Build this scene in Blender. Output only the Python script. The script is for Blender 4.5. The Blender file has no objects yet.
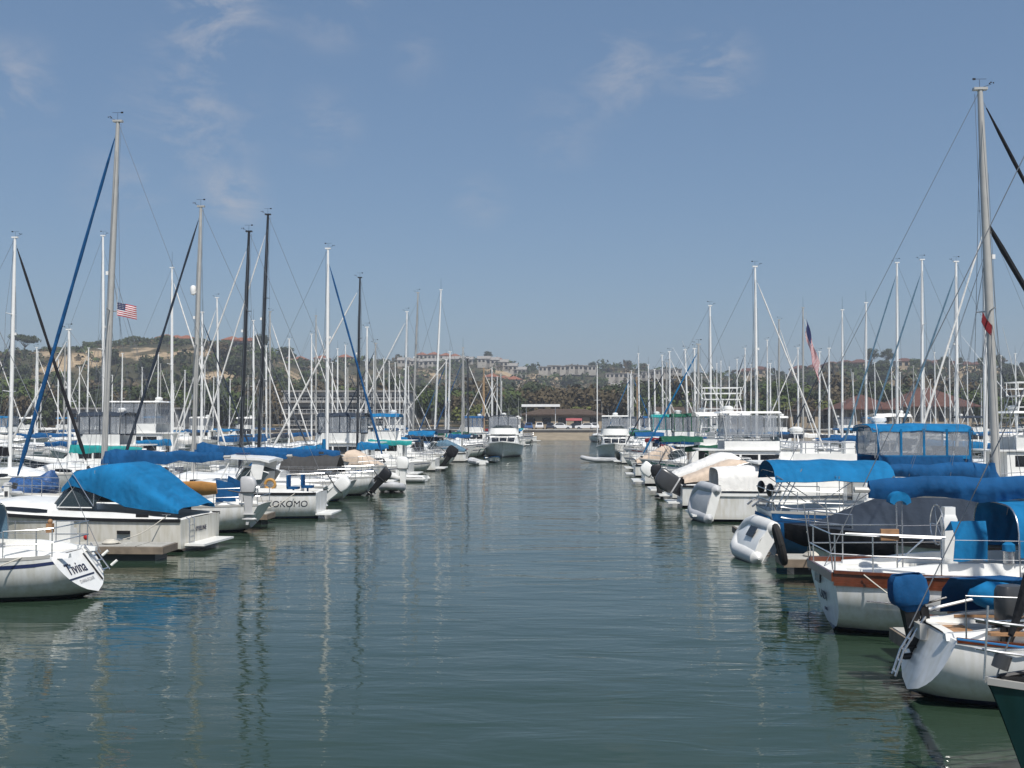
import bpy, bmesh, math, random
from mathutils import Vector, Matrix, noise as mn
R = math.radians
PI = math.pi
sc = bpy.context.scene
col = sc.collection
random.seed(11)

# ------------------------------------------------------------------ camera, sky, sun, exposure
FPX = 1100.0
CAM_Z = 4.0
PITCH, YAW = R(1.87), R(2.915)
cam = bpy.data.cameras.new('camera')
cam.sensor_width = 36.0
cam.lens = FPX / 1024 * 36.0
cam.clip_start, cam.clip_end = 0.1, 9000
cam_o = bpy.data.objects.new('camera', cam)
col.objects.link(cam_o)
cam_o.location = (0, 0, CAM_Z)
cam_o.rotation_euler = (R(90) + PITCH, 0, YAW)
sc.camera = cam_o

SUN_EL, SUN_AZ = R(57), R(158)      # azimuth measured from +Y towards +X: behind the camera, to the right
wd = bpy.data.worlds.new('World')
sc.world = wd
wd.use_nodes = True
nt = wd.node_tree
for n in list(nt.nodes):
    nt.nodes.remove(n)
def wn(t): return nt.nodes.new(t)
out = wn('ShaderNodeOutputWorld'); bg = wn('ShaderNodeBackground')
sky = wn('ShaderNodeTexSky'); sky.sky_type = 'NISHITA'; sky.sun_disc = False
sky.sun_elevation = SUN_EL; sky.sun_rotation = SUN_AZ
sky.air_density = 1.0; sky.dust_density = 1.6; sky.ozone_density = 1.5; sky.altitude = 10
bg.inputs['Strength'].default_value = 0.080
tc = wn('ShaderNodeTexCoord')
# thin wisps of cloud: a few soft patches of sky, broken up by noise
nz = wn('ShaderNodeTexNoise'); nz.inputs['Scale'].default_value = 13; nz.inputs['Detail'].default_value = 8; nz.inputs['Roughness'].default_value = 0.66; nz.inputs['Distortion'].default_value = .45
mp = wn('ShaderNodeMapping'); mp.inputs['Scale'].default_value = (1, 1, 2.2)
nt.links.new(tc.outputs['Generated'], mp.inputs['Vector']); nt.links.new(mp.outputs['Vector'], nz.inputs['Vector'])
acc = None
def px_dir(px, py):
    v = Vector(((px - 512) / FPX, (384 - py) / FPX, -1)).normalized()
    return (cam_o.rotation_euler.to_matrix() @ v).normalized()
for (px, py, rad, s) in [(215, 15, 75, 1.0), (330, 5, 60, .55), (15, 85, 60, .7), (190, 115, 95, .65), (235, 198, 45, .8), (325, 125, 50, .5),
                         (620, 72, 60, .75), (710, 72, 60, .9), (480, 200, 40, .35), (415, 55, 40, .3), (560, 130, 60, .3), (120, 190, 60, .4)]:
    d = px_dir(px, py)
    vm = wn('ShaderNodeVectorMath'); vm.operation = 'DISTANCE'; vm.inputs[1].default_value = d
    nrm = wn('ShaderNodeVectorMath'); nrm.operation = 'NORMALIZE'
    nt.links.new(tc.outputs['Generated'], nrm.inputs[0]); nt.links.new(nrm.outputs[0], vm.inputs[0])
    mr = wn('ShaderNodeMapRange'); mr.interpolation_type = 'SMOOTHSTEP'
    mr.inputs['From Min'].default_value = rad / FPX; mr.inputs['From Max'].default_value = 0
    mr.inputs['To Min'].default_value = 0; mr.inputs['To Max'].default_value = s
    nt.links.new(vm.outputs['Value'], mr.inputs['Value'])
    if acc is None: acc = mr.outputs[0]
    else:
        ad = wn('ShaderNodeMath'); ad.operation = 'ADD'; nt.links.new(acc, ad.inputs[0]); nt.links.new(mr.outputs[0], ad.inputs[1]); acc = ad.outputs[0]
cr = wn('ShaderNodeMapRange'); cr.inputs['From Min'].default_value = .44; cr.inputs['From Max'].default_value = .72
cr.inputs['To Min'].default_value = .0; cr.inputs['To Max'].default_value = 1
nt.links.new(nz.outputs['Fac'], cr.inputs['Value'])
mu = wn('ShaderNodeMath'); mu.operation = 'MULTIPLY'; nt.links.new(acc, mu.inputs[0]); nt.links.new(cr.outputs[0], mu.inputs[1])
mu2 = wn('ShaderNodeMath'); mu2.operation = 'MULTIPLY'; mu2.use_clamp = True; mu2.inputs[1].default_value = .95; nt.links.new(mu.outputs[0], mu2.inputs[0])
mx = wn('ShaderNodeMix'); mx.data_type = 'RGBA'
nt.links.new(mu2.outputs[0], mx.inputs['Factor']); mx.inputs['B'].default_value = (4.9, 5.0, 5.5, 1)
# sea haze: the whole sky is a little greyer than the clean model
hz = wn('ShaderNodeMix'); hz.data_type = 'RGBA'; hz.inputs['Factor'].default_value = .42; hz.inputs['B'].default_value = (1.42, 2.76, 4.9, 1)
nt.links.new(sky.outputs[0], hz.inputs['A']); nt.links.new(hz.outputs['Result'], mx.inputs['A'])
nt.links.new(mx.outputs['Result'], bg.inputs['Color']); nt.links.new(bg.outputs[0], out.inputs[0])

sl = bpy.data.lights.new('sun', 'SUN'); sl.energy = 4.0; sl.angle = R(.53); sl.color = (1, .955, .89)
so = bpy.data.objects.new('sun', sl); col.objects.link(so)
sd = Vector((math.sin(SUN_AZ) * math.cos(SUN_EL), math.cos(SUN_AZ) * math.cos(SUN_EL), math.sin(SUN_EL)))
so.rotation_euler = sd.to_track_quat('Z', 'Y').to_euler()
so.location = (20, -20, 60)
sc.view_settings.view_transform = 'Standard'; sc.view_settings.look = 'None'
sc.view_settings.exposure = 0.28; sc.view_settings.gamma = 1.0; sc.view_settings.use_curve_mapping = False
sc.cycles.max_bounces = 8; sc.cycles.transparent_max_bounces = 12
sc.cycles.diffuse_bounces = 3; sc.cycles.glossy_bounces = 4; sc.cycles.transmission_bounces = 4

CM = cam_o.rotation_euler.to_matrix()
def ray(px, py): return CM @ Vector(((px - 512) / FPX, (384 - py) / FPX, -1))
def atY(px, py, Y):
    d = ray(px, py); return Vector((0, 0, CAM_Z)) + d * (Y / d.y)
def atZ(px, py, z=0.0):
    d = ray(px, py); return Vector((0, 0, CAM_Z)) + d * ((z - CAM_Z) / d.z)

# ------------------------------------------------------------------ materials
MATS = {}
def lin(c): return tuple(c) + (1,)
def mat(name, c, rough=.5, metal=0, var=.12, vscale=3.0, bump=0, bscale=20, spec=.5, coat=0, c2=None, streak=False):
    if name in MATS: return MATS[name]
    m = bpy.data.materials.new(name); m.use_nodes = True
    t = m.node_tree; b = t.nodes['Principled BSDF']
    b.inputs['Roughness'].default_value = rough; b.inputs['Metallic'].default_value = metal
    b.inputs['Specular IOR Level'].default_value = spec
    if coat: b.inputs['Coat Weight'].default_value = coat; b.inputs['Coat Roughness'].default_value = .08
    co = t.nodes.new('ShaderNodeTexCoord')
    n = t.nodes.new('ShaderNodeTexNoise'); n.inputs['Scale'].default_value = vscale; n.inputs['Detail'].default_value = 6
    if streak:
        mpn = t.nodes.new('ShaderNodeMapping'); mpn.inputs['Scale'].default_value = (3, 3, .5)
        t.links.new(co.outputs['Object'], mpn.inputs['Vector']); t.links.new(mpn.outputs['Vector'], n.inputs['Vector'])
    else:
        t.links.new(co.outputs['Object'], n.inputs['Vector'])
    r = t.nodes.new('ShaderNodeValToRGB')
    r.color_ramp.elements[0].position = .3; r.color_ramp.elements[1].position = .7
    lo = c2 if c2 else tuple(x * (1 - var) for x in c)
    hi = c if c2 else tuple(min(1, x * (1 + var * .6)) for x in c)
    r.color_ramp.elements[0].color = lin(lo); r.color_ramp.elements[1].color = lin(hi)
    t.links.new(n.outputs['Fac'], r.inputs['Fac']); t.links.new(r.outputs['Color'], b.inputs['Base Color'])
    if bump:
        n2 = t.nodes.new('ShaderNodeTexNoise'); n2.inputs['Scale'].default_value = bscale; n2.inputs['Detail'].default_value = 4
        t.links.new(co.outputs['Object'], n2.inputs['Vector'])
        bp = t.nodes.new('ShaderNodeBump'); bp.inputs['Strength'].default_value = bump; bp.inputs['Distance'].default_value = .05
        if 'canvas' in name:      # pulled wrinkles in the cloth, and a seam every 0.9 m
            wv = t.nodes.new('ShaderNodeTexWave'); wv.inputs['Scale'].default_value = 1.1; wv.inputs['Distortion'].default_value = 9; wv.inputs['Detail'].default_value = 3; wv.inputs['Detail Scale'].default_value = .9
            t.links.new(co.outputs['Object'], wv.inputs['Vector'])
            sx = t.nodes.new('ShaderNodeSeparateXYZ'); t.links.new(co.outputs['Object'], sx.inputs[0])
            md = t.nodes.new('ShaderNodeMath'); md.operation = 'PINGPONG'; md.inputs[1].default_value = .45; t.links.new(sx.outputs['X'], md.inputs[0])
            sm = t.nodes.new('ShaderNodeMath'); sm.operation = 'LESS_THAN'; sm.inputs[1].default_value = .016; t.links.new(md.outputs[0], sm.inputs[0])
            a1 = t.nodes.new('ShaderNodeMath'); a1.operation = 'MULTIPLY_ADD'; a1.inputs[1].default_value = 1.3; t.links.new(wv.outputs['Fac'], a1.inputs[0]); t.links.new(n2.outputs['Fac'], a1.inputs[2])
            a2 = t.nodes.new('ShaderNodeMath'); a2.operation = 'MULTIPLY_ADD'; a2.inputs[1].default_value = .5; t.links.new(sm.outputs[0], a2.inputs[0]); t.links.new(a1.outputs[0], a2.inputs[2])
            bp.inputs['Strength'].default_value = bump * 1.3; t.links.new(a2.outputs[0], bp.inputs['Height'])
        else: t.links.new(n2.outputs['Fac'], bp.inputs['Height'])
        t.links.new(bp.outputs[0], b.inputs['Normal'])
    MATS[name] = m
    return m
def hullmat(name, top, boot=(.03, .04, .09), bottom=(.02, .025, .035), rough=.22):
    """painted hull: topsides, boot stripe, antifouling and the stains that a hull collects"""
    if name in MATS: return MATS[name]
    m = bpy.data.materials.new(name); m.use_nodes = True
    t = m.node_tree; b = t.nodes['Principled BSDF']; b.inputs['Roughness'].default_value = rough
    b.inputs['Coat Weight'].default_value = .3; b.inputs['Coat Roughness'].default_value = .15
    co = t.nodes.new('ShaderNodeTexCoord'); sx = t.nodes.new('ShaderNodeSeparateXYZ'); t.links.new(co.outputs['Object'], sx.inputs[0])
    mpn = t.nodes.new('ShaderNodeMapping'); mpn.inputs['Scale'].default_value = (5, 5, .8)
    n = t.nodes.new('ShaderNodeTexNoise'); n.inputs['Scale'].default_value = 1.4; n.inputs['Detail'].default_value = 7
    t.links.new(co.outputs['Object'], mpn.inputs[0]); t.links.new(mpn.outputs[0], n.inputs[0])
    r = t.nodes.new('ShaderNodeValToRGB'); r.color_ramp.elements[0].position = .3; r.color_ramp.elements[1].position = .62
    r.color_ramp.elements[0].color = lin((top[0] * .80, top[1] * .78, top[2] * .71)); r.color_ramp.elements[1].color = lin(top)
    t.links.new(n.outputs['Fac'], r.inputs['Fac'])
    def step(z, a, bcol):
        g = t.nodes.new('ShaderNodeMath'); g.operation = 'LESS_THAN'; g.inputs[1].default_value = z; t.links.new(sx.outputs['Z'], g.inputs[0])
        x = t.nodes.new('ShaderNodeMix'); x.data_type = 'RGBA'; t.links.new(g.outputs[0], x.inputs['Factor'])
        t.links.new(a, x.inputs['A']); x.inputs['B'].default_value = lin(bcol); return x.outputs['Result']
    # weed and scum just above the boot stripe
    scum = t.nodes.new('ShaderNodeMapRange'); scum.inputs['From Min'].default_value = .32; scum.inputs['From Max'].default_value = .1
    scum.inputs['To Max'].default_value = .6; t.links.new(sx.outputs['Z'], scum.inputs['Value'])
    sm = t.nodes.new('ShaderNodeMath'); sm.operation = 'MULTIPLY'; t.links.new(scum.outputs[0], sm.inputs[0]); t.links.new(n.outputs['Fac'], sm.inputs[1])
    xs = t.nodes.new('ShaderNodeMix'); xs.data_type = 'RGBA'; t.links.new(sm.outputs[0], xs.inputs['Factor'])
    t.links.new(r.outputs[0], xs.inputs['A']); xs.inputs['B'].default_value = (.22, .21, .13, 1)
    o = step(.105, xs.outputs['Result'], boot); o = step(.03, o, bottom)
    t.links.new(o, b.inputs['Base Color'])
    MATS[name] = m
    return m
def glassmat(name, c, alpha):
    if name in MATS: return MATS[name]
    m = bpy.data.materials.new(name); m.use_nodes = True; t = m.node_tree
    b = t.nodes['Principled BSDF']; b.inputs['Base Color'].default_value = lin(c); b.inputs['Roughness'].default_value = .12
    b.inputs['Alpha'].default_value = alpha
    nn = t.nodes.new('ShaderNodeTexNoise'); nn.inputs['Scale'].default_value = 4
    co = t.nodes.new('ShaderNodeTexCoord'); t.links.new(co.outputs['Object'], nn.inputs[0])
    bp = t.nodes.new('ShaderNodeBump'); bp.inputs['Strength'].default_value = .15; t.links.new(nn.outputs['Fac'], bp.inputs['Height']); t.links.new(bp.outputs[0], b.inputs['Normal'])
    MATS[name] = m
    return m
gel = mat('white_gelcoat', (.80, .80, .77), .3, var=.08, coat=.2)
nonskid = mat('deck_nonskid', (.74, .735, .70), .6, var=.12, vscale=2)
cream = mat('cream_gelcoat', (.74, .70, .60), .35, var=.1)
cv_blue = mat('blue_canvas', (.006, .14, .32), .85, var=.24, vscale=1.6, bump=.25, bscale=9, spec=.2)
cv_royal = mat('royal_blue_canvas', (.007, .075, .205), .85, var=.28, vscale=1.6, bump=.25, bscale=9, spec=.2)
cv_navy = mat('navy_canvas', (.030, .041, .060), .9, var=.25, vscale=1.6, bump=.25, bscale=9, spec=.2)
cv_teal = mat('teal_canvas', (.02, .26, .26), .85, var=.2, bump=.2, spec=.2)
cv_green = mat('green_canvas', (.012, .085, .05), .85, var=.2, bump=.2, spec=.2)
cv_tan = mat('tan_canvas', (.58, .47, .37), .85, var=.12, bump=.2, spec=.2)
cv_black = mat('black_canvas', (.014, .015, .018), .85, var=.25, bump=.2, spec=.2)
cv_grey = mat('grey_canvas', (.055, .055, .055), .9, var=.2, vscale=1.6, bump=.2, spec=.2)
cv_white = mat('white_canvas', (.72, .71, .68), .8, var=.1, bump=.2, spec=.2)
cv_slate = mat('slate_canvas', (.10, .18, .25), .85, var=.2, bump=.2, spec=.2)
cv_red = mat('maroon_canvas', (.16, .015, .02), .85, var=.2, bump=.2, spec=.2)
tarp = mat('blue_tarp', (.03, .09, .24), .5, var=.5, vscale=7, bump=.5, bscale=12)
alu = mat('grey_anodised_mast', (.47, .46, .43), .42, .2, var=.08)
mwhite = mat('white_painted_mast', (.80, .80, .78), .3, var=.05)
mblack = mat('black_painted_mast', (.02, .022, .026), .3, var=.1)
mtan = mat('varnished_mast', (.42, .27, .14), .35, var=.1)
steel = mat('stainless_tube', (.62, .62, .62), .25, .9, var=.08)
wire = mat('rigging_wire', (.22, .23, .24), .4, .5, var=.05)
wood = mat('varnished_teak', (.12, .032, .012), .28, var=.35, vscale=8, coat=.4)
teak = mat('bare_teak', (.36, .20, .10), .6, var=.3, vscale=6)
tanboard = mat('tan_board', (.55, .27, .08), .45, var=.2, vscale=4)
dark = mat('tinted_window', (.012, .014, .017), .06, var=.1)
black = mat('black_plastic', (.012, .012, .013), .35, var=.1)
dkgrey = mat('dark_grey_plastic', (.05, .052, .055), .3, var=.1)
ltgrey = mat('light_grey_plastic', (.5, .5, .5), .35, var=.1)
rubber = mat('grey_hypalon', (.46, .47, .48), .55, var=.12, vscale=2)
rubberw = mat('white_hypalon', (.66, .66, .64), .5, var=.1, vscale=2)
tyre = mat('black_rubber', (.014, .014, .014), .8, var=.2)
rope = mat('rope', (.55, .52, .45), .9, var=.2)
ropeb = mat('blue_rope', (.02, .15, .35), .9, var=.2)
yellow = mat('faded_orange_ring', (.50, .27, .07), .6)
orange = mat('orange_float', (.75, .28, .02), .5)
red = mat('red_plastic', (.5, .03, .03), .4)
dodger_shade = mat('dodger_shade_colour', (.08, .07, .06), .8)
vinyl = glassmat('clear_vinyl_window', (.35, .38, .42), .34)
glass = glassmat('windshield_glass', (.03, .045, .05), .72)
s_blue = mat('blue_stripe', (.02, .12, .34), .3)
s_navy = mat('navy_stripe', (.015, .025, .08), .3)
s_red = mat('red_stripe', (.22, .02, .03), .3)
s_green = mat('green_stripe', (.01, .12, .08), .3)
ink = mat('lettering_ink', (.015, .018, .05), .4)
h_white = hullmat('white_hull', (.80, .80, .79))
h_white_b = hullmat('white_hull_blue_boot', (.75, .76, .76), (.015, .09, .3))
h_white_r = hullmat('white_hull_red_bottom', (.74, .74, .71), (.2, .02, .02), (.12, .02, .02))
h_cream = hullmat('cream_hull', (.71, .685, .62), (.12, .09, .07))
h_grey = hullmat('grey_white_hull', (.60, .61, .60), (.03, .05, .05))
h_green = hullmat('dark_green_hull', (.010, .045, .045), (.01, .03, .03), (.06, .02, .015))
h_navy = hullmat('navy_hull', (.015, .03, .09), (.5, .5, .5))
h_blue = hullmat('blue_hull', (.015, .13, .36), (.015, .1, .3))

# ------------------------------------------------------------------ mesh helpers
class MB:
    def __init__(self): self.v = []; self.f = []; self.mi = []; self.cur = 0
    def add(self, vs, fs):
        o = len(self.v); self.v += [tuple(p) for p in vs]
        for f in fs: self.f.append([o + i for i in f]); self.mi.append(self.cur)
        return self
    def box(self, c, s, rz=0, ry=0, taper=1.0):
        x, y, z = s[0] / 2, s[1] / 2, s[2] / 2
        M = Matrix.Rotation(rz, 3, 'Z') @ Matrix.Rotation(ry, 3, 'Y')
        p = [(-x, -y, -z), (x, -y, -z), (x, y, -z), (-x, y, -z), (-x * taper, -y * taper, z), (x * taper, -y * taper, z), (x * taper, y * taper, z), (-x * taper, y * taper, z)]
        c = Vector(c)
        return self.add([c + M @ Vector(q) for q in p], [(3, 2, 1, 0), (4, 5, 6, 7), (0, 1, 5, 4), (1, 2, 6, 5), (2, 3, 7, 6), (3, 0, 4, 7)])
    def loft(self, secs, cap=True, ring=True):
        n = len(secs[0]); vs = [p for s in secs for p in s]; fs = []
        for i in range(len(secs) - 1):
            for j in range(n if ring else n - 1):
                k = (j + 1) % n
                fs.append((i * n + j, i * n + k, (i + 1) * n + k, (i + 1) * n + j))
        if cap and ring:
            fs.append(tuple(range(n - 1, -1, -1))); b = (len(secs) - 1) * n; fs.append(tuple(range(b, b + n)))
        return self.add(vs, fs)
    def tube(self, pts, r, n=6, sq=1.0):
        pts = [Vector(p) for p in pts]; rs = r if isinstance(r, (list, tuple)) else [r] * len(pts)
        secs = []; up = None
        for i, p in enumerate(pts):
            a = pts[max(0, i - 1)]; b = pts[min(len(pts) - 1, i + 1)]; d = b - a
            d = d.normalized() if d.length > 1e-9 else Vector((0, 0, 1))
            if up is None:
                up = Vector((1, 0, 0)) if abs(d.x) < .8 else Vector((0, 1, 0))
            u = (up - d * up.dot(d)); u = u.normalized() if u.length > 1e-6 else d.orthogonal().normalized(); w = d.cross(u); up = u
            secs.append([p + (u * math.cos(2 * PI * k / n) * sq + w * math.sin(2 * PI * k / n)) * rs[i] for k in range(n)])
        return self.loft(secs)
    def sphere(self, c, r, nu=10, nv=6):
        if not isinstance(r, (list, tuple)): r = (r, r, r)
        vs = [(c[0], c[1], c[2] - r[2])]
        for i in range(1, nv):
            a = -PI / 2 + PI * i / nv
            for k in range(nu):
                b = 2 * PI * k / nu
                vs.append((c[0] + r[0] * math.cos(a) * math.cos(b), c[1] + r[1] * math.cos(a) * math.sin(b), c[2] + r[2] * math.sin(a)))
        vs.append((c[0], c[1], c[2] + r[2])); fs = []
        for k in range(nu): fs.append((0, 1 + (k + 1) % nu, 1 + k))
        for i in range(nv - 2):
            for k in range(nu):
                a = 1 + i * nu; fs.append((a + k, a + (k + 1) % nu, a + nu + (k + 1) % nu, a + nu + k))
        t = len(vs) - 1; a = 1 + (nv - 2) * nu
        for k in range(nu): fs.append((a + k, a + (k + 1) % nu, t))
        return self.add(vs, fs)
    def grid(self, rows, thick=0):
        """sheet through rows of points; thick > 0 gives it a back face and edges"""
        m, n = len(rows), len(rows[0]); vs = [Vector(p) for r in rows for p in r]
        q = [(i * n + j, i * n + j + 1, (i + 1) * n + j + 1, (i + 1) * n + j) for i in range(m - 1) for j in range(n - 1)]
        if not thick: return self.add(vs, q)
        N = [Vector((0, 0, 0)) for _ in vs]
        for f in q:
            nn = (vs[f[2]] - vs[f[0]]).cross(vs[f[3]] - vs[f[1]])
            for i in f: N[i] = N[i] + nn
        back = [vs[i] - (N[i].normalized() * thick if N[i].length > 0 else Vector((0, 0, thick))) for i in range(len(vs))]
        o = len(vs); fs = list(q) + [tuple(o + i for i in reversed(f)) for f in q]
        for j in range(n - 1):
            fs.append((j + 1, j, o + j, o + j + 1)); a = (m - 1) * n; fs.append((a + j, a + j + 1, o + a + j + 1, o + a + j))
        for i in range(m - 1):
            fs.append((i * n, (i + 1) * n, o + (i + 1) * n, o + i * n)); a = i * n + n - 1; b = a + n; fs.append((b, a, o + a, o + b))
        return self.add(vs + back, fs)
    def poly(self, pts, thick=0):
        pts = [Vector(p) for p in pts]; n = len(pts)
        if not thick: return self.add(pts, [tuple(range(n))])
        nn = (pts[1] - pts[0]).cross(pts[2] - pts[1]).normalized() * thick
        return self.add(pts + [p - nn for p in pts], [tuple(range(n)), tuple(range(2 * n - 1, n - 1, -1))] + [((i + 1) % n, i, n + i, n + (i + 1) % n) for i in range(n)])
    def build(self, name, mats, parent=None, smooth=True, ang=38):
        me = bpy.data.meshes.new(name); me.from_pydata(self.v, [], self.f)
        if not isinstance(mats, (list, tuple)): mats = [mats]
        for m in mats: me.materials.append(m)
        if any(self.mi):
            me.polygons.foreach_set('material_index', self.mi)
        if smooth:
            me.polygons.foreach_set('use_smooth', [True] * len(me.polygons)); me.set_sharp_from_angle(angle=R(ang))
        me.update()
        o = bpy.data.objects.new(name, me); col.objects.link(o)
        if parent: o.parent = parent
        return o
def tag(o, label, cat, group=None):
    o['label'] = label; o['category'] = cat
    if group: o['group'] = group
    return o
def thing(name, label, cat, loc=(0, 0, 0), rz=0, group=None):
    o = bpy.data.objects.new(name, None); o.empty_display_size = .2; col.objects.link(o)
    o.location = loc; o.rotation_euler = (0, 0, rz)
    return tag(o, label, cat, group)
def struct(o, kind='structure'): o['kind'] = kind; return o
def duplicate(root, loc, rz, scale=1, label=None, group=None):
    r = root.copy(); col.objects.link(r); r.location = loc; r.rotation_euler = (0, 0, rz)
    r.scale = (scale,) * 3 if not isinstance(scale, tuple) else scale
    if label: r['label'] = label
    if group: r['group'] = group
    for ch in list(root.children):
        c = ch.copy(); col.objects.link(c); c.parent = r
        for g in ch.children:
            d = g.copy(); col.objects.link(d); d.parent = c
    return r
def lettering(s, size, m, parent, origin, xdir, ydir, shear=0, extrude=.004, name='lettering', space=1):
    cu = bpy.data.curves.new(name, 'FONT'); cu.body = s; cu.size = size; cu.extrude = extrude; cu.shear = shear; cu.align_x = 'CENTER'; cu.align_y = 'CENTER'
    cu.space_character = space
    tmp = bpy.data.objects.new(name, cu); col.objects.link(tmp)
    dg = bpy.context.evaluated_depsgraph_get()
    me = bpy.data.meshes.new_from_object(tmp.evaluated_get(dg)); me.name = name
    bpy.data.objects.remove(tmp); bpy.data.curves.remove(cu)
    x = Vector(xdir).normalized(); y = Vector(ydir); z = x.cross(y).normalized(); y = z.cross(x)
    M = Matrix((x, y, z)).transposed()
    for v in me.vertices: v.co = M @ v.co + Vector(origin)
    me.materials.clear(); me.materials.append(m)
    o = bpy.data.objects.new(name, me); col.objects.link(o); o.parent = parent
    return o
def conform(o, H, side, off=.004):
    """lay lettering onto the curved side of a hull"""
    for v in o.data.vertices:
        t = v.co.x / H.L; lo, hi = 0.0, 1.0
        for _ in range(24):
            m = (lo + hi) / 2; p = H.pt(t, m, side)
            t = max(0, min(1, t + (v.co.x - p.x) / H.L * .7))
            if p.z > v.co.z: lo = m
            else: hi = m
        v.co.y = H.pt(t, lo, side).y + side * off
    o.data.update()
def lerp(a, b, t): return a + (b - a) * t
def sstep(a, b, x):
    t = max(0, min(1, (x - a) / (b - a))); return t * t * (3 - 2 * t)
def wob(p, s=1.3, a=.03): return mn.noise_vector(Vector(p) * s) * a

# ------------------------------------------------------------------ hull form (bow along +x, stern at x = 0, waterline z = 0)
class Hull:
    def __init__(s, L, B, fs, fb, draft=.4, tw=.6, tm=.45, p=2.2, kind='sail', bow=.8, stern=.5, rev=0., dip=.1, tup=.12):
        s.L, s.B, s.fs, s.fb, s.draft, s.tw, s.tm, s.p, s.kind, s.bow, s.stern, s.rev, s.dip, s.tup = L, B, fs, fb, draft, tw, tm, p, kind, bow, stern, rev, dip, tup
    def b(s, t):
        if t <= s.tm: f = s.tw + (1 - s.tw) * math.sin(PI / 2 * t / s.tm)
        else: f = 1 - ((t - s.tm) / (1 - s.tm)) ** s.p
        return max(.025, s.B / 2 * f)
    def s(s_, t): return s_.fs + (s_.fb - s_.fs) * t ** 1.7 - s_.dip * math.sin(PI * min(1, t * 1.15))
    def d(s, t):
        if s.kind == 'sail': return -s.tup + (s.draft + s.tup) * math.sin(PI * min(1, max(0, t))) ** .7
        return s.draft * (1 - t ** 5)
    def pt(s, t, v, side=1, out=0):
        b, sh, d = s.b(t), s.s(t), s.d(t)
        if s.kind == 'sail':
            e = 2.7 - 1.2 * t ** 3
            y = b * max(0, 1 - v ** e) ** .72; z = sh - (sh + d) * v
        else:
            vc = .6; bc = b * (.95 - .5 * t ** 3); zc = .1 + .5 * sh * t ** 3
            if v <= vc:
                w = v / vc; y = b - (b - bc) * w ** .75; z = sh + (zc - sh) * w
            else:
                w = (v - vc) / (1 - vc); y = bc * (1 - w); z = zc + (-d - zc) * w
        x = s.L * t - s.bow * t ** 6 * v ** .9 + s.stern * (1 - t) ** 6 * v + s.rev * (1 - t) ** 7 * (1 - v)
        return Vector((x, side * (y + out), z))
    def sections(s, n=16, m=9):
        S = []
        for i in range(n + 1):
            t = i / n
            t = t + .25 * math.sin(2 * PI * t) / (2 * PI) * -1 if False else t
            S.append([s.pt(t, j / m, 1) for j in range(m + 1)] + [s.pt(t, j / m, -1) for j in range(m - 1, -1, -1)])
        return S
    def build(s, root, hm, tm=None, n=18, m=9):
        S = s.sections(n, m); a = MB(); a.loft(S, ring=False); h = a.build('hull', hm, root, ang=50)
        c = MB(); ring = [p.copy() for p in S[0]]
        cen = sum(ring, Vector()) / len(ring)
        nn = len(ring); c.add(ring + [cen], [((i + 1) % nn, i, nn) for i in range(nn)]); tr = c.build('transom', tm or hm, root, smooth=False)
        return h, tr
    def strip(s, z0, z1, out, t0=0, t1=1, n=18, inn=.03, both=True):
        a = MB()
        for sd in (1, -1):
            secs = []
            for i in range(n + 1):
                t = t0 + (t1 - t0) * i / n; p = s.pt(t, 0, sd)
                def q(z, o):
                    y = p.y + sd * o
                    if (y * sd) < 0: y = 0
                    return (p.x + (o if t > .98 else 0), y, p.z + z)
                secs.append([q(z1, out), q(z0, out), q(z0, -inn), q(z1, -inn)])
            a.loft(secs)
        return a
    def band(s, v0, v1, t0=.0, t1=.98, n=18, off=.005):
        a = MB()
        for sd in (1, -1):
            a.grid([[s.pt(lerp(t0, t1, i / n), v0, sd, off), s.pt(lerp(t0, t1, i / n), v1, sd, off)] for i in range(n + 1)])
        return a
    def deck(s, root, m, ck=None, wm=None, drop=.02):
        """deck sheet; ck = (t0, t1, halfwidth fraction, depth) sinks a cockpit well into it"""
        ts = [i / 18 for i in range(19)]
        if ck: ts = sorted(set([t for t in ts if abs(t - ck[0]) > .012 and abs(t - ck[1]) > .012] + [ck[0] - .004, ck[0], ck[1], ck[1] + .004]))
        rows = []
        for t in ts:
            t = max(0, t); e = s.pt(t, 0); b, z = e.y - .01, e.z - drop; cw = (ck[2] if ck else .5); row = []
            sunk = ck and ck[0] - 1e-6 <= t <= ck[1] + 1e-6
            for f in (-1, -.85, -cw - .01, -cw, -cw * .4, cw * .4, cw, cw + .01, .85, 1):
                zz = z + .06 * (1 - f * f) * (b / (s.B / 2))
                if sunk and abs(f) <= cw + 1e-6: zz = z - ck[3]
                row.append((e.x, f * b, zz))
            rows.append(row)
        a = MB(); a.grid(rows); return a.build('deck', m, root, ang=30)
    def trunk(s, root, m, t0, t1, wf, h, slope=.3, name='cabin', crown=.09, ts=None, aft=.0):
        secs = []; n = 12
        for i in range(n + 1):
            u = i / n; t = lerp(t0, t1, u); w = wf * s.b(t) * (1 if u < .96 else .9); z = s.s(t) - .02
            hh = h * min(1, max(.04, (1 - u) / slope)) if slope else h
            if aft: hh *= min(1, max(.05, u / aft))
            x = s.L * t
            secs.append([(x, -w, z - .03), (x, -w * .95, z + hh * .62), (x, -w * .88, z + hh * .9), (x, -w * .72, z + hh), (x, 0, z + hh + crown * min(1, hh / h)), (x, w * .72, z + hh), (x, w * .88, z + hh * .9), (x, w * .95, z + hh * .62), (x, w, z - .03)])
        a = MB(); a.loft(secs); c = a.build(name, m, root, ang=32)
        s._tr = (t0, t1, wf, h, slope)
        return c
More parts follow.
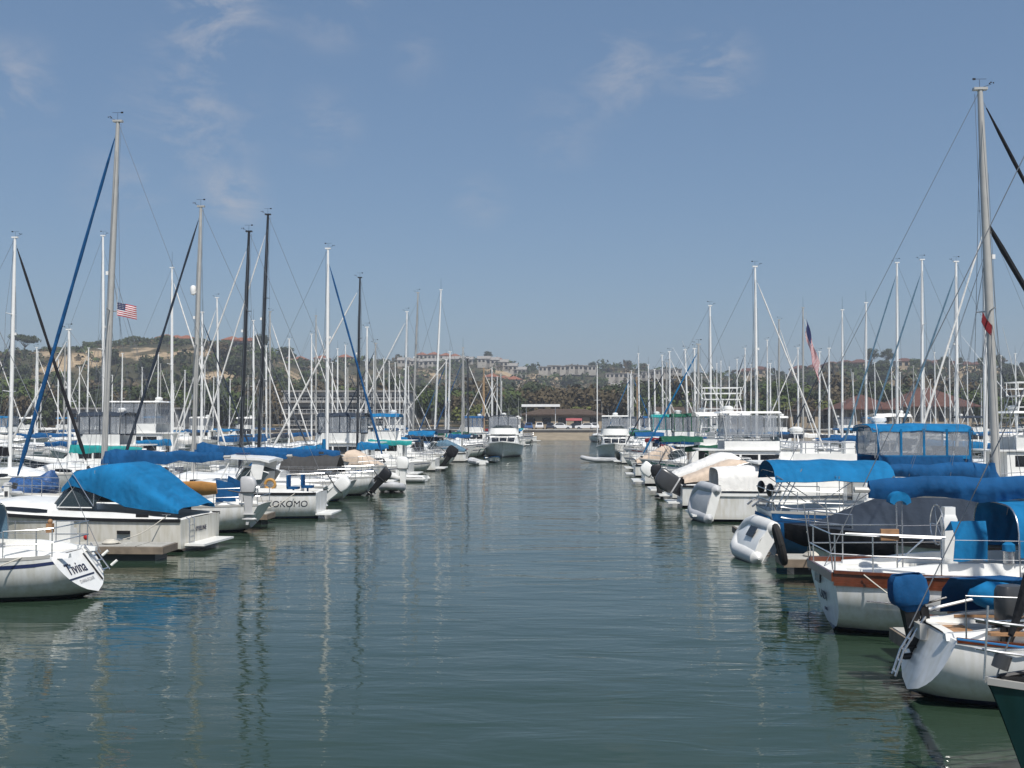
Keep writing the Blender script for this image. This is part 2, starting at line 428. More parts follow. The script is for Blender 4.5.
    def trunk_win(s, parent, ta, tb, f0=.22, f1=.58, name='window', m=None, sides=(1, -1)):
        t0, t1, wf, h, slope = s._tr
        for sd in sides:
            a = MB(); rows = []
            for i in range(5):
                t = lerp(ta, tb, i / 4); u = (t - t0) / (t1 - t0); hh = h * min(1, max(.04, (1 - u) / slope)) if slope else h
                w = wf * s.b(t); z = s.s(t) - .02; x = s.L * t; g = (0 if i in (0, 4) else .12)
                def P(f):
                    f = f / .62; return (x, sd * (w * (1 - .05 * f) + .006), z + hh * .62 * f)
                rows.append([P(f0 + (.06 if i in (0, 4) else 0)), P(f1 - (.06 if i in (0, 4) else 0))])
            a.grid(rows if sd < 0 else rows[::-1], .004); a.build(name, m or dark, parent)
def arch(x, w, z0, z1, n=12, e=.55, dx=0):
    r = []
    for k in range(n + 1):
        a = PI * k / n; c, s = math.cos(a), math.sin(a)
        r.append(Vector((x + dx * (s ** e), w * math.copysign(abs(c) ** e, c), z0 + (z1 - z0) * (s ** e if s > 1e-6 else 0))))
    return r
# ------------------------------------------------------------------ boat fittings
def rails(root, H, r=.014, hgt=.62, stern=True, bow=True, lines=True, t0=.03, t1=.93, n=7, mats=steel, inset=.06, post_n=5):
    def P(t, sd, z, ins=inset):
        p = H.pt(t, 0, sd); return Vector((p.x, p.y - sd * min(ins, abs(p.y) * .5), p.z + z))
    if bow:
        a = MB()
        for z in (hgt, hgt * .5):
            pts = [P(t, 1, z) for t in (.84, .90, .95, .985)] + [P(1, 1, z) + Vector((.12, 0, .03))] + [P(t, -1, z) for t in (.985, .95, .90, .84)]
            for p in pts: p.z += .02
            a.tube(pts, r, post_n)
        for t in (.84, .93): 
            for sd in (1, -1): a.tube([P(t, sd, -.03), P(t, sd, hgt + .02)], r, post_n)
        a.build('bow_pulpit', mats, root)
    if stern:
        a = MB()
        for z in (hgt, hgt * .5):
            a.tube([P(.16, 1, z), P(.06, 1, z), P(.0, 1, z, .12), P(.0, -1, z, .12), P(.06, -1, z), P(.16, -1, z)], r, post_n)
        for t, ins in ((.005, .14), (.06, inset), (.16, inset)):
            for sd in (1, -1): a.tube([P(t, sd, -.03, ins), P(t, sd, hgt, ins)], r, post_n)
        a.build('stern_rail', mats, root)
    if lines:
        a = MB(); ts = [lerp(.16, .84, i / n) for i in range(n + 1)]
        for sd in (1, -1):
            for t in ts[1:-1]: a.tube([P(t, sd, -.03), P(t, sd, hgt)], r * .8, post_n)
            for z in (hgt - .02, hgt * .5): a.tube([P(t, sd, z) for t in ts], .005, 4)
        a.build('lifelines', mats, root)
def mast_rig(root, base, top, H, mm, rad=.085, spread=1, jib=None, jib_r=.07, stays=True, wr=.0055, chain_t=.55, boat_bow=None, wind=True, backstay=True, jib_top=.95, far=False, spr_at=None, jib_to=None, radome=None):
    base, top = Vector(base), Vector(top); ax = top - base; n = 6 if far else 10
    a = MB(); a.tube([base, base + ax * .55, base + ax * .8, top], [rad, rad, rad * .92, rad * .62], n)
    a.box(top + Vector((0, 0, .03)), (rad * 3.2, rad * 1.5, .07))
    m = a.build('mast', mm, root)
    fr = spr_at or ([.5] if spread == 1 else [.36, .68]); tips = []
    a = MB()
    for f in fr:
        p = base + ax * f; w = (.62 if f < .6 else .5) * (H.B / 3.0)
        for sd in (1, -1):
            q = p + Vector((-.12, sd * w, .05)); a.tube([p, q], [.03, .018], 5)
        tips.append((p, w))
    if fr: a.build('spreaders', mm, m)
    chain = H.pt(chain_t, 0, 1); bowp = boat_bow or (H.pt(1, 0, 1) * 1.0); bowp = Vector((bowp[0] - .08, 0, bowp[2]))
    jt = base + ax * jib_top
    if stays:
        a = MB()
        for sd in (1, -1):
            c = Vector((chain.x - .05, sd * (abs(chain.y) - .05), chain.z)); pts = [c]
            for (p, w) in tips: pts.append(p + Vector((-.12, sd * w, .05)))
            pts.append(base + ax * .98); a.tube(pts, wr, 4)
            if tips:
                a.tube([c + Vector((.35, 0, 0)), tips[0][0]], wr, 4); a.tube([c + Vector((-.35, 0, 0)), tips[0][0]], wr, 4)
        a.tube([bowp, jt], wr, 4)
        if backstay: a.tube([Vector((.06, 0, H.s(0))), top], wr, 4)
        if not far:
            a.tube([base + Vector((-.16, .05, .9)), top + Vector((-.14, .05, -.1))], wr * .8, 4); a.tube([base + Vector((.2, -.06, .6)), base + ax * .8 + Vector((.12, -.04, 0))], wr * .8, 4)
            for sd in (1, -1): a.tube([base + ax * .62, base + Vector((-1.4, sd * .1, 1.0))], wr * .7, 4); a.tube([base + ax * .62, base + Vector((-2.6, sd * .1, 1.0))], wr * .7, 4)
        a.build('standing_rigging', wire, m)
    if jib:
        d = jt - bowp; a = MB(); k = 14; pts = []; rs = []
        for i in range(k + 1):
            u = .05 + .92 * i / k; pts.append(bowp + d * u); rs.append(jib_r * (1.0 - .45 * u) * (1 + .12 * math.sin(i * 2.2)) * (.4 if i in (0, k) else 1))
        a.tube(pts, rs, 7); 
        j = a.build('furled_jib', jib, root)
        if not far:
            a = MB(); a.tube([bowp + d * .015, bowp + d * .03], .09, 10); a.build('furler_drum', dkgrey, j)
    if not far:
        q = base + ax * .6; a = MB(); a.box(q + Vector((rad + .05, 0, 0)), (.09, .1, .13)); a.build('steaming_light', mwhite, m)
    kind_ = random.random()
    if far and kind_ < .35:
        MB().tube([top + Vector((0, 0, .05)), top + Vector((0, .02, .9 + kind_))], [.012, .006], 4).build('antenna', black, m)
    elif wind:
        a = MB(); a.tube([top + Vector((0, .03, .05)), top + Vector((.0, .03, .32))], .006, 4)
        a.tube([top + Vector((-.16, .03, .34)), top + Vector((.2, .03, .34))], .006, 4); a.box(top + Vector((-.16, .03, .34)), (.09, .01, .06))
        a.tube([top + Vector((0, -.04, .05)), top + Vector((.32, -.04, .16))], .006, 4)
        for k in range(3): a.sphere(top + Vector((.32 + .06 * math.cos(k * 2.1), -.04 + .06 * math.sin(k * 2.1), .2)), .025, 5, 4)
        a.build('wind_vane', black, m)
    if radome:
        p = base + ax * radome; a = MB(); s_ = p + Vector((.28, -.1, 0))
        secs = []
        for z, rr in ((-.22, .06), (-.2, .11), (-.05, .14), (.1, .14), (.2, .1), (.22, .04)): secs.append([s_ + Vector((rr * math.cos(2 * PI * k / 12), rr * math.sin(2 * PI * k / 12), z)) for k in range(12)])
        a.loft(secs); a.tube([p, s_ - Vector((0, 0, .24))], .03, 5); a.build('radome', mwhite, m)
    return m
def boom_cover(root, mastp, endp, m, mm, hm=.42, he=.16, wid=.13, boom=True, drape=.0, seed=0, climb=.35):
    """boom with the flaked mainsail under its cover; the cover climbs the mast"""
    mastp, endp = Vector(mastp), Vector(endp); d = endp - mastp
    if boom:
        a = MB(); a.tube([mastp, endp + d.normalized() * .1], .06, 8); b = a.build('boom', mm, root)
    if m is None: return
    a = MB(); secs = []; N = 16
    for i in range(N + 1):
        u = i / N; p = mastp + d * (.02 + .95 * u) ; h = lerp(hm, he, u ** .7); w = lerp(wid * 1.1, wid * .75, u)
        if i in (0, N): h *= .75; w *= .6
        sag = .035 * math.sin(u * 19 + seed) + mn.noise(Vector((u * 9, seed * 3.1, 0))) * .06
        ring = []
        for k in range(12):
            an = 2 * PI * k / 12; y = math.cos(an) * w; z = math.sin(an)
            z = z * h * .62 + h * .35 + sag * (1 if z < 0 else .6) if z > -.5 else -.14 - drape * (1 + .3 * math.sin(u * 23)) + sag
            ring.append(p + Vector((0, y * (1 - .35 * max(0, math.sin(an))) + .02 * math.sin(u * 31 + k), z)) + wob((p.x, k, p.z + seed), 1.7, .025))
        secs.append(ring)
    a.loft(secs)
    if climb:
        secs = []
        for i in range(5):
            z = lerp(-.1, climb, i / 4); w = lerp(.17, .1, i / 4)
            secs.append([mastp + Vector((-.02 + math.cos(2 * PI * k / 9) * w * 1.3, math.sin(2 * PI * k / 9) * w, z)) + wob((k, z, seed), 2, .02) for k in range(9)])
        a.loft(secs)
    a.build('sail_cover', m, root, ang=60)
def dodger(root, x0, x1, w, z0, z1, m, win=True, name='dodger', open_dark=False):
    """spray hood: open aft edge at x0, low front edge at x1"""
    a = MB(); rows = []
    for i in range(7):
        u = i / 6; rows.append([p + wob(p, 2.2, .015) for p in arch(lerp(x0, x1, u), w * lerp(1, .88, u), z0, lerp(z1, z0 + .1, max(0, u - .35) / .65 if u > .35 else 0), 14, .5)])
    a.grid(rows, .015); d = a.build(name, m, root, ang=60)
    if win:
        a = MB()
        for (k0, k1) in ((3, 6), (8, 11)):
            a.grid([[rows[i][k] + Vector((.012, 0, .012)) for k in range(k0, k1 + 1)] for i in (4, 5)], .004)
        a.build('window', vinyl, d)
    a = MB(); a.tube([p + Vector((-.012, 0, -.012)) for p in rows[0]], .014, 6); a.tube([p - Vector((0, 0, .02)) for p in rows[2]], .012, 6); a.build('hoop', steel, d)
    return d
def bimini(root, x0, x1, w, z, m, deck_z, valance=.14, sag=.04, legs=True, name='bimini', frames=None, crown=.16):
    a = MB(); rows = []
    for i in range(9):
        u = i / 8; x = lerp(x0, x1, u); row = []
        for k in range(11):
            y = lerp(-w, w, k / 10); f = abs(y / w); zz = z + crown * (1 - f ** 2.5) - sag * abs(math.sin(u * PI * 2)) - (.05 if i in (0, 8) else 0)
            if k in (0, 10): zz -= valance
            row.append(Vector((x, y, zz)) + wob((x, y, z), 1.5, .02))
        rows.append(row)
    a.grid(rows, .02); b = a.build(name, m, root, ang=55)
    if legs:
        a = MB(); xm = (x0 + x1) / 2
        for sd in (1, -1):
            for (xa, xb) in ((x0 + .05, xm), (x1 - .05, xm), (xm + .1, xm + .1)): a.tube([(xb, sd * w * .98, deck_z), (xa, sd * w * .97, z - .02)], .014, 5)
        for xa in (x0 + .05, xm, x1 - .05): a.tube([(xa, -w, z - .04), (xa, -w * .6, z + .07), (xa, w * .6, z + .07), (xa, w, z - .04)], .013, 5)
        a.build('frame', steel, b)
    return b
def outboard_parts(root, cowl, leg, base=(0, 0, 0), s=1.0, tilt=0, cover=None, tiller=True):
    """motor head, midsection, gearcase, propeller; hung on a bracket at base, facing aft (-x)"""
    M = Matrix.Translation(base) @ Matrix.Rotation(tilt, 4, 'Y') @ Matrix.Scale(s, 4)
    def b(mb, n, m, ang=45):
        mb.v = [tuple(M @ Vector(p)) for p in mb.v]; return mb.build(n, m, root, ang=ang)
    a = MB(); secs = []
    for z, lx, ly, ox in ((-.06, .15, .10, -.06), (0, .19, .13, -.08), (.08, .235, .15, -.09), (.3, .25, .155, -.1), (.46, .225, .14, -.075), (.53, .17, .11, -.05), (.545, .08, .06, -.03)):
        secs.append([(ox + lx * math.copysign(abs(math.cos(q)) ** .42, math.cos(q)), ly * math.copysign(abs(math.sin(q)) ** .42, math.sin(q)), z) for q in [2 * PI * k / 16 for k in range(16)]])
    a.loft(secs); c = b(a, 'motor_cover' if not cover else 'canvas_motor_cover', cover or cowl)
    if not cover:
        a = MB(); rg = []
        for z, g in ((.02, 1.0), (.055, 1.0)): rg.append([(-.085 + .226 * g * math.copysign(abs(math.cos(q)) ** .42, math.cos(q)), .149 * g * math.copysign(abs(math.sin(q)) ** .42, math.sin(q)), z) for q in [2 * PI * k / 32 for k in range(33)]])
        a.grid(rg); b(a, 'cowl_band', dkgrey if cowl is not dkgrey else ltgrey)
    if cover:
        a = MB(); rr = []
        for z, g in ((.56, .8), (.47, 1.02), (.3, 1.08), (.2, 1.08), (.12, 1.02), (.07, .92)):
            rr.append([(-.09 + (.28 + .018 * math.sin(q * 7)) * g * math.copysign(abs(math.cos(q)) ** .5, math.cos(q)), (.19 + .015 * math.sin(q * 9 + z * 9)) * g * math.copysign(abs(math.sin(q)) ** .5, math.sin(q)), z + (.035 * math.sin(q * 4) if z < 0 else 0)) for q in [2 * PI * k / 20 for k in range(21)]])
        a.grid(rr, .012); b(a, 'canvas_skirt', cover, 60)
    a = MB(); a.loft([[(x * k - .1, y * k2, z) for x, y in ((.12, .07), (-.1, .06), (-.14, 0), (-.1, -.06), (.12, -.07))] for z, k, k2 in ((.02, 1.25, 1.6), (-.15, 1.1, 1.3), (-.5, .85, .95), (-.68, 1.1, .7))])
    a.box((-.13, 0, -.66), (.36, .2, .015)); a.tube([(.1, 0, -.82), (-.05, 0, -.82), (-.28, 0, -.82), (-.36, 0, -.82)], [.02, .06, .055, .02], 8)
    a.loft([[(-.02, -.02, -.66), (-.2, -.02, -.66), (-.2, .02, -.66), (-.02, .02, -.66)], [(-.02, -.012, -1.0), (-.1, -.012, -1.0), (-.1, .012, -1.0), (-.02, .012, -1.0)]])
    b(a, 'lower_unit', leg)
    a = MB()
    for k in range(3):
        q = k * 2.094; a.add([(-.34, .03 * math.cos(q), -.82 + .03 * math.sin(q)), (-.37, .12 * math.cos(q - .3), -.82 + .12 * math.sin(q - .3)), (-.36, .14 * math.cos(q + .2), -.82 + .14 * math.sin(q + .2)), (-.33, .05 * math.cos(q + .7), -.82 + .05 * math.sin(q + .7))], [(0, 1, 2, 3)])
    b(a, 'propeller', dkgrey)
    a = MB(); a.box((.08, 0, -.12), (.06, .24, .3)); a.box((.14, .08, -.1), (.1, .03, .2)); a.box((.14, -.08, -.1), (.1, .03, .2)); b(a, 'bracket', leg)
    if tiller:
        a = MB(); a.tube([(.1, .03, .02), (.55, .05, .1)], .02, 6); b(a, 'tiller_handle', black)
def outboard(loc, rz, label, cowl=black, leg=black, s=1.0, tilt=0, cover=None, group=None, tiller=True):
    t = thing('outboard_motor', label, 'outboard motor', loc, rz, group); outboard_parts(t, cowl, leg, (0, 0, 0), s, tilt, cover, tiller); return t
def on_edge(o, lean=.5, tilt=0.0, yaw=-.22):
    """stand a dinghy on one tube: length along +Y, its beam pointing up and leaning over"""
    x = Vector((yaw, 1, tilt)).normalized(); y = Vector((lean, 0, 1)).normalized(); z = x.cross(y).normalized(); y = z.cross(x)
    o.rotation_euler = Matrix((x, y, z)).transposed().to_euler(); return o
def inflatable(loc, rot, label, L=2.7, W=1.45, r=.2, m=rubber, group=None, patch=False):
    t = thing('inflatable_dinghy', label, 'dinghy', loc, 0, group); t.rotation_euler = rot
    a = MB(); pts = [(0, W / 2 - r, 0), (L * .3, W / 2 - r, 0), (L * .62, W / 2 - r, .03), (L * .82, W * .34 - r * .5, .12), (L * .93, .18, .2), (L * .96, 0, .22)]
    path = pts + [(x, -y, z) for x, y, z in pts[-2::-1]]
    rs = [r * .45] + [r] * (len(path) - 2) + [r * .45]; path = [(-.16, path[0][1], 0)] + path + [(-.16, path[-1][1], 0)]; rs = [.03] + [r * .9] + [r] * (len(path) - 4) + [r * .9] + [.03]
    a.tube(path, rs, 12); a.build('tube', m, t)
    a = MB(); a.grid([[(x, y * (1 - .5 * sstep(L * .5, L * .9, x)), -.1 - .1 * (1 - abs(y) / W * 2) + .2 * sstep(L * .5, L, x)) for y in (-W / 2 + r, -W * .2, 0, W * .2, W / 2 - r)] for x in (0, L * .3, L * .6, L * .8, L * .9)], .02); a.build('floor', ltgrey if m is rubber else gel, t)
    a = MB(); a.box((0, 0, .02), (.04, W - r * 1.6, .36)); a.build('transom_board', gel, t)
    a = MB(); a.box((L * .42, 0, .12), (.22, W - r * 1.4, .03)); a.build('seat', teak if m is rubber else gel, t)
    a = MB()
    for sd in (1, -1): a.tube([(x, sd * (W / 2 - r * .1), .12 + .02 * math.sin(x * 6)) for x in [L * k / 9 for k in range(6)]], .012, 4)
    a.build('grab_line', black, t)
    if patch:
        a = MB(); a.box((L * .3, W * .1, -.235), (.5, .32, .01)); a.build('patch', dark, t)
    return t
def fender(root, p, m=gel, L=.5, r=.11):
    a = MB(); a.tube([(p[0], p[1], p[2] + L / 2 + .06), (p[0], p[1], p[2] + L / 2), (p[0], p[1], p[2] + L / 2 - .1), (p[0], p[1], p[2] - L / 2 + .1), (p[0], p[1], p[2] - L / 2)], [.02, r * .6, r, r, .03], 9)
    a.tube([(p[0], p[1], p[2] + L / 2), (p[0], p[1] * .98, p[2] + L / 2 + .45)], .01, 4); a.build('fender', m, root)
def wheel(root, x, z, r=.42, m=steel, cover=None):
    a = MB(); pts = [(x, r * math.cos(2 * PI * k / 20), z + r * math.sin(2 * PI * k / 20)) for k in range(21)]; a.tube(pts, .014, 5)
    for k in range(5): a.tube([(x, 0, z), pts[k * 4]], .009, 4)
    a.build('steering_wheel', m, root)
    a = MB(); a.loft([[(x + .22 + sx * w, sy * w, zz) for sx, sy in ((-1, -1), (1, -1), (1, 1), (-1, 1))] for zz, w in ((z - .75, .13), (z - .1, .1), (z + .1, .13), (z + .2, .1))]); a.build('pedestal', cover or gel, root)
def cockpit_seats(root, H, ck, z_up=.42, m=gel):
    a = MB(); x0, x1 = H.pt(ck[0], 0).x + .08, ck[1] * H.L - .1
    for sd in (1, -1):
        y1 = (ck[2]) * H.b((ck[0] + ck[1]) / 2) * .96
        a.box(((x0 + x1) / 2, sd * (y1 - .2), H.s(.2) - ck[3] + z_up / 2), (x1 - x0, .4, z_up))
    a.build('cockpit_seat', m, root)
def coaming(root, H, t0, t1, wf, h, m):
    a = MB()
    for sd in (1, -1):
        secs = []
        for i in range(7):
            t = lerp(t0, t1, i / 6); y = wf * H.b(t); z = H.s(t) - .03; hh = h * (.35 + .65 * sstep(0, .5, i / 6)); x = H.L * t
            secs.append([(x, sd * (y + .1), z), (x, sd * (y + .06), z + hh), (x, sd * (y - .04), z + hh), (x, sd * (y - .06), z)])
        a.loft(secs)
    a.build('coaming', m, root)

SIDE = {'L': (-10.9, PI), 'R': (5.0, 0)}
def berth(side, Y, L, out='stern', X=None):
    x0, rz = SIDE[side]; x0 = X if X is not None else x0; sg = -1 if side == 'L' else 1
    if out == 'stern': return (x0, Y, 0), rz
    return (x0 + sg * L, Y, 0), rz + PI
def mast_px(loc, rz, bx, tx, ty, by=440):
    Y = loc[1]; b = atY(bx, by, Y); t = atY(tx, ty, Y); c = math.cos(rz)
    return (b.x - loc[0]) * c, (t.x - loc[0]) * c, t.z
USED = {}
def sailboat(loc, rz, L, label, B=None, hull=h_white, mm=mwhite, mast=None, mast_h=12, mx=.58, cover=cv_blue, jib=None, jib_r=.075, hood=None, bim=None, stripe=None, wood_rail=False, detail=2, fs=.95, fb=1.25, rev=0, stern=.5, tw=.62, tup=.12,
             boom_len=None, boom_z=1.55, cab_h=.5, spread=1, group=None, rad=.085, well=True, trans_m=None, radome=None, cat='sailboat', name='sailboat', rail=True, wheel_on=False, hm=.42, drape=0, climb=.35, seed=None, boom_tilt=.08, ladder=False, mast_col2=None, windows=True, wr=.009, stern_in=False, jib_top=.95, boot=None, spr_at=None, jib_to=None, bowo=.9):
    B = B or L * .31; H = Hull(L, B, fs, fb, .45, tw, .45, 2.1, 'sail', bowo, stern, rev, .1, tup)
    root = thing(name, label, cat, loc, rz, group); far = detail < 1; seed = seed if seed is not None else random.random() * 50
    H.build(root, hull, trans_m or hull, 16 if not far else 10, 9 if not far else 6)
    ck = (.04, .34, .5, .45)
    H.deck(root, nonskid, ck if well and not far else None)
    H.strip(-.02, .05, .012, n=16 if not far else 10).build('toe_rail', wood if wood_rail else alu, root)
    if stripe: H.band(.1, .17, n=14).build('stripe', stripe, root)
    H.trunk(root, gel, .36, .8, .66, cab_h, .32)
    if windows:
        if detail >= 1:
            H.trunk_win(root, .4, .5); H.trunk_win(root, .52, .62)
        else: H.trunk_win(root, .4, .64)
    if detail >= 1: coaming(root, H, .05, .36, .6, .26, gel)
    if detail >= 2 and well: cockpit_seats(root, H, ck)
    if rail and detail >= 1: rails(root, H, stern=True, bow=True, r=.014, post_n=5 if detail > 1 else 4, n=5)
    elif rail: rails(root, H, stern=True, bow=True, lines=False, r=.016, post_n=3)
    if mast:
        xb, xt, zt = mast_px(loc, rz, *mast)
    else:
        xb = L * mx; xt = xb - .12 + .1 * random.random(); zt = mast_h
    zb = H.s(min(.95, max(.05, xb / L))) + cab_h * .9
    mast_rig(root, (xb, 0, zb - .5), (xt, 0, zt), H, mm, rad, spread, jib, jib_r, True, wr, min(.85, xb / L - .01), None, True, True, jib_top, far, spr_at, None, radome)
    bl = boom_len or xb * .72
    boom_cover(root, (xb - .12, 0, zb + boom_z - .75), (xb - bl, 0, zb + boom_z - .75 + boom_tilt), cover, mm, hm, .17, .14, True, drape, seed, climb)
    if hood: dodger(root, L * .30, L * .43, B * .33, H.s(.3) + .12, H.s(.3) + 1.15, hood, detail >= 1)
    if bim: bimini(root, L * .04, L * .27, B * .36, H.s(.1) + 2.0, bim, H.s(.1), legs=True)
    if wheel_on: wheel(root, L * .13, H.s(.1) + .75)
    root['_'] = 0; del root['_']
    return root, H
def plank_window_row(root, pts_lo, pts_hi, m, off, name='window'):
    pass
def house(root, secs_x, name, m):
    """superstructure lofted through cross-sections (x, half width low, half width high, z low, z high)"""
    a = MB(); S = []
    for (x, w0, w1, z0, z1) in secs_x:
        S.append([(x, -w0, z0), (x, -w1, z1 - .06), (x, -w1 + .08, z1), (x, w1 - .08, z1), (x, w1, z1 - .06), (x, w0, z0)])
    a.loft(S); return a.build(name, m, root, ang=30)
def side_windows(root, x0, x1, n, w0, w1, z0, z1, zl, zh, gap=.12, m=dark, slant=0):
    """n windows in each side wall of a house; walls lean from (w0, z0) to (w1, z1)"""
    def y(z): return lerp(w0, w1, (z - z0) / (z1 - z0)) + .006
    for sd in (1, -1):
        for i in range(n):
            a = lerp(x0, x1, i / n) + gap / 2; b = lerp(x0, x1, (i + 1) / n) - gap / 2
            q = [(a, sd * y(zl), zl), (b, sd * y(zl), zl), (b + (slant if i == n - 1 else 0), sd * y(zh), zh), (a, sd * y(zh), zh)]
            if sd > 0: q = q[::-1]
            MB().poly(q, .006).build('window', m, root, smooth=False)
def flybridge(loc, rz, L, label, B=None, hull=h_white, canvas=cv_navy, enclosed=True, stripe=None, detail=1, group=None, tower=False, hh=1.3, bh=2.0, ch=.72, radar=True, name='motor_yacht', cat='motor yacht', fb=1.7, fs=.95, house_m=gel, hard=False, bridge_m=gel, front_m=None, cover_front=None, mast_pole=0, dink=False, aft_enc=None, tw=.88):
    B = B or L * .34; H = Hull(L, B, fs, fb, .7, .88, .5, 2.6, 'power', 1.1, 0, 0, .05)
    root = thing(name, label, cat, loc, rz, group)
    H.build(root, hull, None, 16, 10); H.deck(root, nonskid, (.02, .24, .78, .35) if detail else None)
    H.strip(-.08, .03, .035, n=14).build('rub_rail', gel if detail else steel, root)
    if stripe: H.band(.12, .2).build('stripe', stripe, root)
    x0, x1 = .25 * L, .62 * L; zd = H.s(.4); w = B * .39; zt = zd + hh
    hs = house(root, [(x0, w, w * .96, zd - .1, zt), (x1 - .9, w, w * .95, zd - .1, zt), (x1 - .25, w * .95, w * .8, zd - .05, zt - .25), (x1 + .45, w * .8, w * .7, zd, zd + .45), (x1 + L * .16, w * .5, w * .4, zd + .1, zd + .28)], 'deckhouse', house_m)
    side_windows(hs, x0 + .35, x1 - .75, 3, w, w * .955, zd - .1, zt, zd + .5, zt - .22, slant=.15)
    # raked front windscreen, three panes
    for k in range(3):
        ya, yb = lerp(-.72, .72, k / 3) * w + .04, lerp(-.72, .72, (k + 1) / 3) * w - .04
        q = [(x1 + .36, ya, zd + .56), (x1 + .36, yb, zd + .56), (x1 - .14, yb * 1.06, zt - .34), (x1 - .14, ya * 1.06, zt - .34)]
        d = Vector((.24, 0, .3)).normalized() * .07
        MB().poly([Vector(p) + d for p in q], .05).build('windscreen', cover_front or dark, hs, smooth=False)
    # aft bulkhead door and window
    MB().box((x0 - .01, w * .35, zd + .55), (.03, .65, 1.1)).build('door', dark, hs, smooth=False)
    # bridge deck with overhang, coaming and screen
    a = MB(); a.box(((x0 + x1) / 2 - .75, 0, zt + .03), (x1 - x0 + .3, 2 * w + .1, .07)); a.build('bridge_deck', bridge_m, root)
    bx0, bx1 = x0 + .5, x1 - .75; cw = w * .92
    a = MB(); S = []
    ring = [(bx0, cw), (bx1 - .3, cw), (bx1 + .1, cw * .8), (bx1 + .3, cw * .4), (bx1 + .33, 0), (bx1 + .3, -cw * .4), (bx1 + .1, -cw * .8), (bx1 - .3, -cw), (bx0, -cw)]
    a.grid([[(x + (.12 if x > bx1 - .2 else 0), y, zt + .06) for x, y in ring], [(x, y, zt + ch) for x, y in ring]], .05); a.build('bridge_coaming', front_m or bridge_m, root, ang=40)
    a = MB(); a.grid([[(x, y, zt + ch - .02) for x, y in ring[1:-1]], [(x - .14, y * .96, zt + ch + .3) for x, y in ring[1:-1]]], .012); a.build('bridge_screen', glass, root, ang=50)
    if ch < .6:
        a = MB()
        for z2 in (.62, .85): a.tube([(x, y, zt + z2) for x, y in ring if x < bx1] if False else [(bx0, cw, zt + z2), (bx1 - .4, cw, zt + z2)], .018, 4); a.tube([(bx0, -cw, zt + z2), (bx1 - .4, -cw, zt + z2)], .018, 4); a.tube([(bx0, cw, zt + z2), (bx0, -cw, zt + z2)], .018, 4)
        for k in range(6):
            for sd in (1, -1): x_ = lerp(bx0, bx1 - .4, k / 5); a.tube([(x_, sd * cw, zt + .4), (x_, sd * cw, zt + .85)], .016, 4)
        a.build('bridge_rail', steel, root)
    MB().box((bx0 + .9, .35, zt + .45), (.5, .5, .75), taper=.9).build('helm_seat', gel, root)
    MB().box((bx1 - .25, .35, zt + .5), (.45, .8, .75), taper=.85).build('console', gel, root)
    top = zt + bh
    if hard:
        a = MB(); a.box(((bx0 + bx1) / 2, 0, top + .05), (bx1 - bx0 + .5, 2 * cw, .1), taper=.94)
        hb = a.build('hardtop', gel, root)
        a = MB()
        for sx in (bx0 + .1, bx1 - .2):
            for sd in (1, -1): a.tube([(sx, sd * cw * .95, zt + .6), (sx, sd * cw * .92, top)], .03, 6)
        a.build('post', mwhite, hb)
    elif canvas: bimini(root, bx0 - .2, bx1 + .15, cw, top, canvas, zt + .6, .1)
    if enclosed and (canvas or hard):
        a = MB()
        n = 4
        for sd in (1, -1):
            for i in range(n):
                xa, xb = lerp(bx0, bx1, i / n) + .03, lerp(bx0, bx1, (i + 1) / n) - .03
                q = [(xa, sd * cw, zt + .74), (xb, sd * cw, zt + .74), (xb, sd * cw * .98, top - .1), (xa, sd * cw * .98, top - .1)]
                a.poly(q if sd < 0 else q[::-1], .006)
        for xx in (bx0, bx1 + .12):
            for i in range(3): a.poly([(xx, lerp(-cw, cw, i / 3) + .04, zt + .74), (xx, lerp(-cw, cw, (i + 1) / 3) - .04, zt + .74), (xx, lerp(-cw, cw, (i + 1) / 3) - .04, top), (xx, lerp(-cw, cw, i / 3) + .04, top)], .006)
        a.build('enclosure_window', vinyl, root, smooth=False)
        if canvas:
            for sd in (1, -1):
                a = MB()
                for i in range(n + 1): a.box((lerp(bx0, bx1, i / n), sd * cw * 1.0, (zt + top) / 2 + .35), (.07, .025, top - zt - .75))
                a.box(((bx0 + bx1) / 2, sd * (cw + .005), zt + .7), (bx1 - bx0, .03, .12))
                a.build('enclosure_panel', canvas, root, smooth=False)
    if radar:
        a = MB(); zb = top + .15
        if not (canvas or hard): zb = zt + 1.2
        a.tube([(bx0 + .4, .5, zt + .6), (bx0 + .4, .2, zb)], .025, 5); a.tube([(bx0 + .4, -.5, zt + .6), (bx0 + .4, -.2, zb)], .025, 5); a.box((bx0 + .4, 0, zb), (.4, .6, .04))
        rm = a.build('radar_mast', mwhite, root)
        MB().tube([(bx0 + .4, 0, zb + .02), (bx0 + .4, 0, zb + .1), (bx0 + .4, 0, zb + .2), (bx0 + .4, 0, zb + .27)], [.2, .28, .28, .12], 12).build('radome', gel, rm)
        MB().tube([(bx0 + .1, cw, zt + .7), (bx0 - .2, cw * 1.02, top + 2.2)], [.014, .006], 4).build('antenna', mwhite, root)
        MB().tube([(bx0 + .1, -cw, zt + .7), (bx0 - .3, -cw * 1.02, top + 1.6)], [.014, .006], 4).build('antenna', mwhite, root)
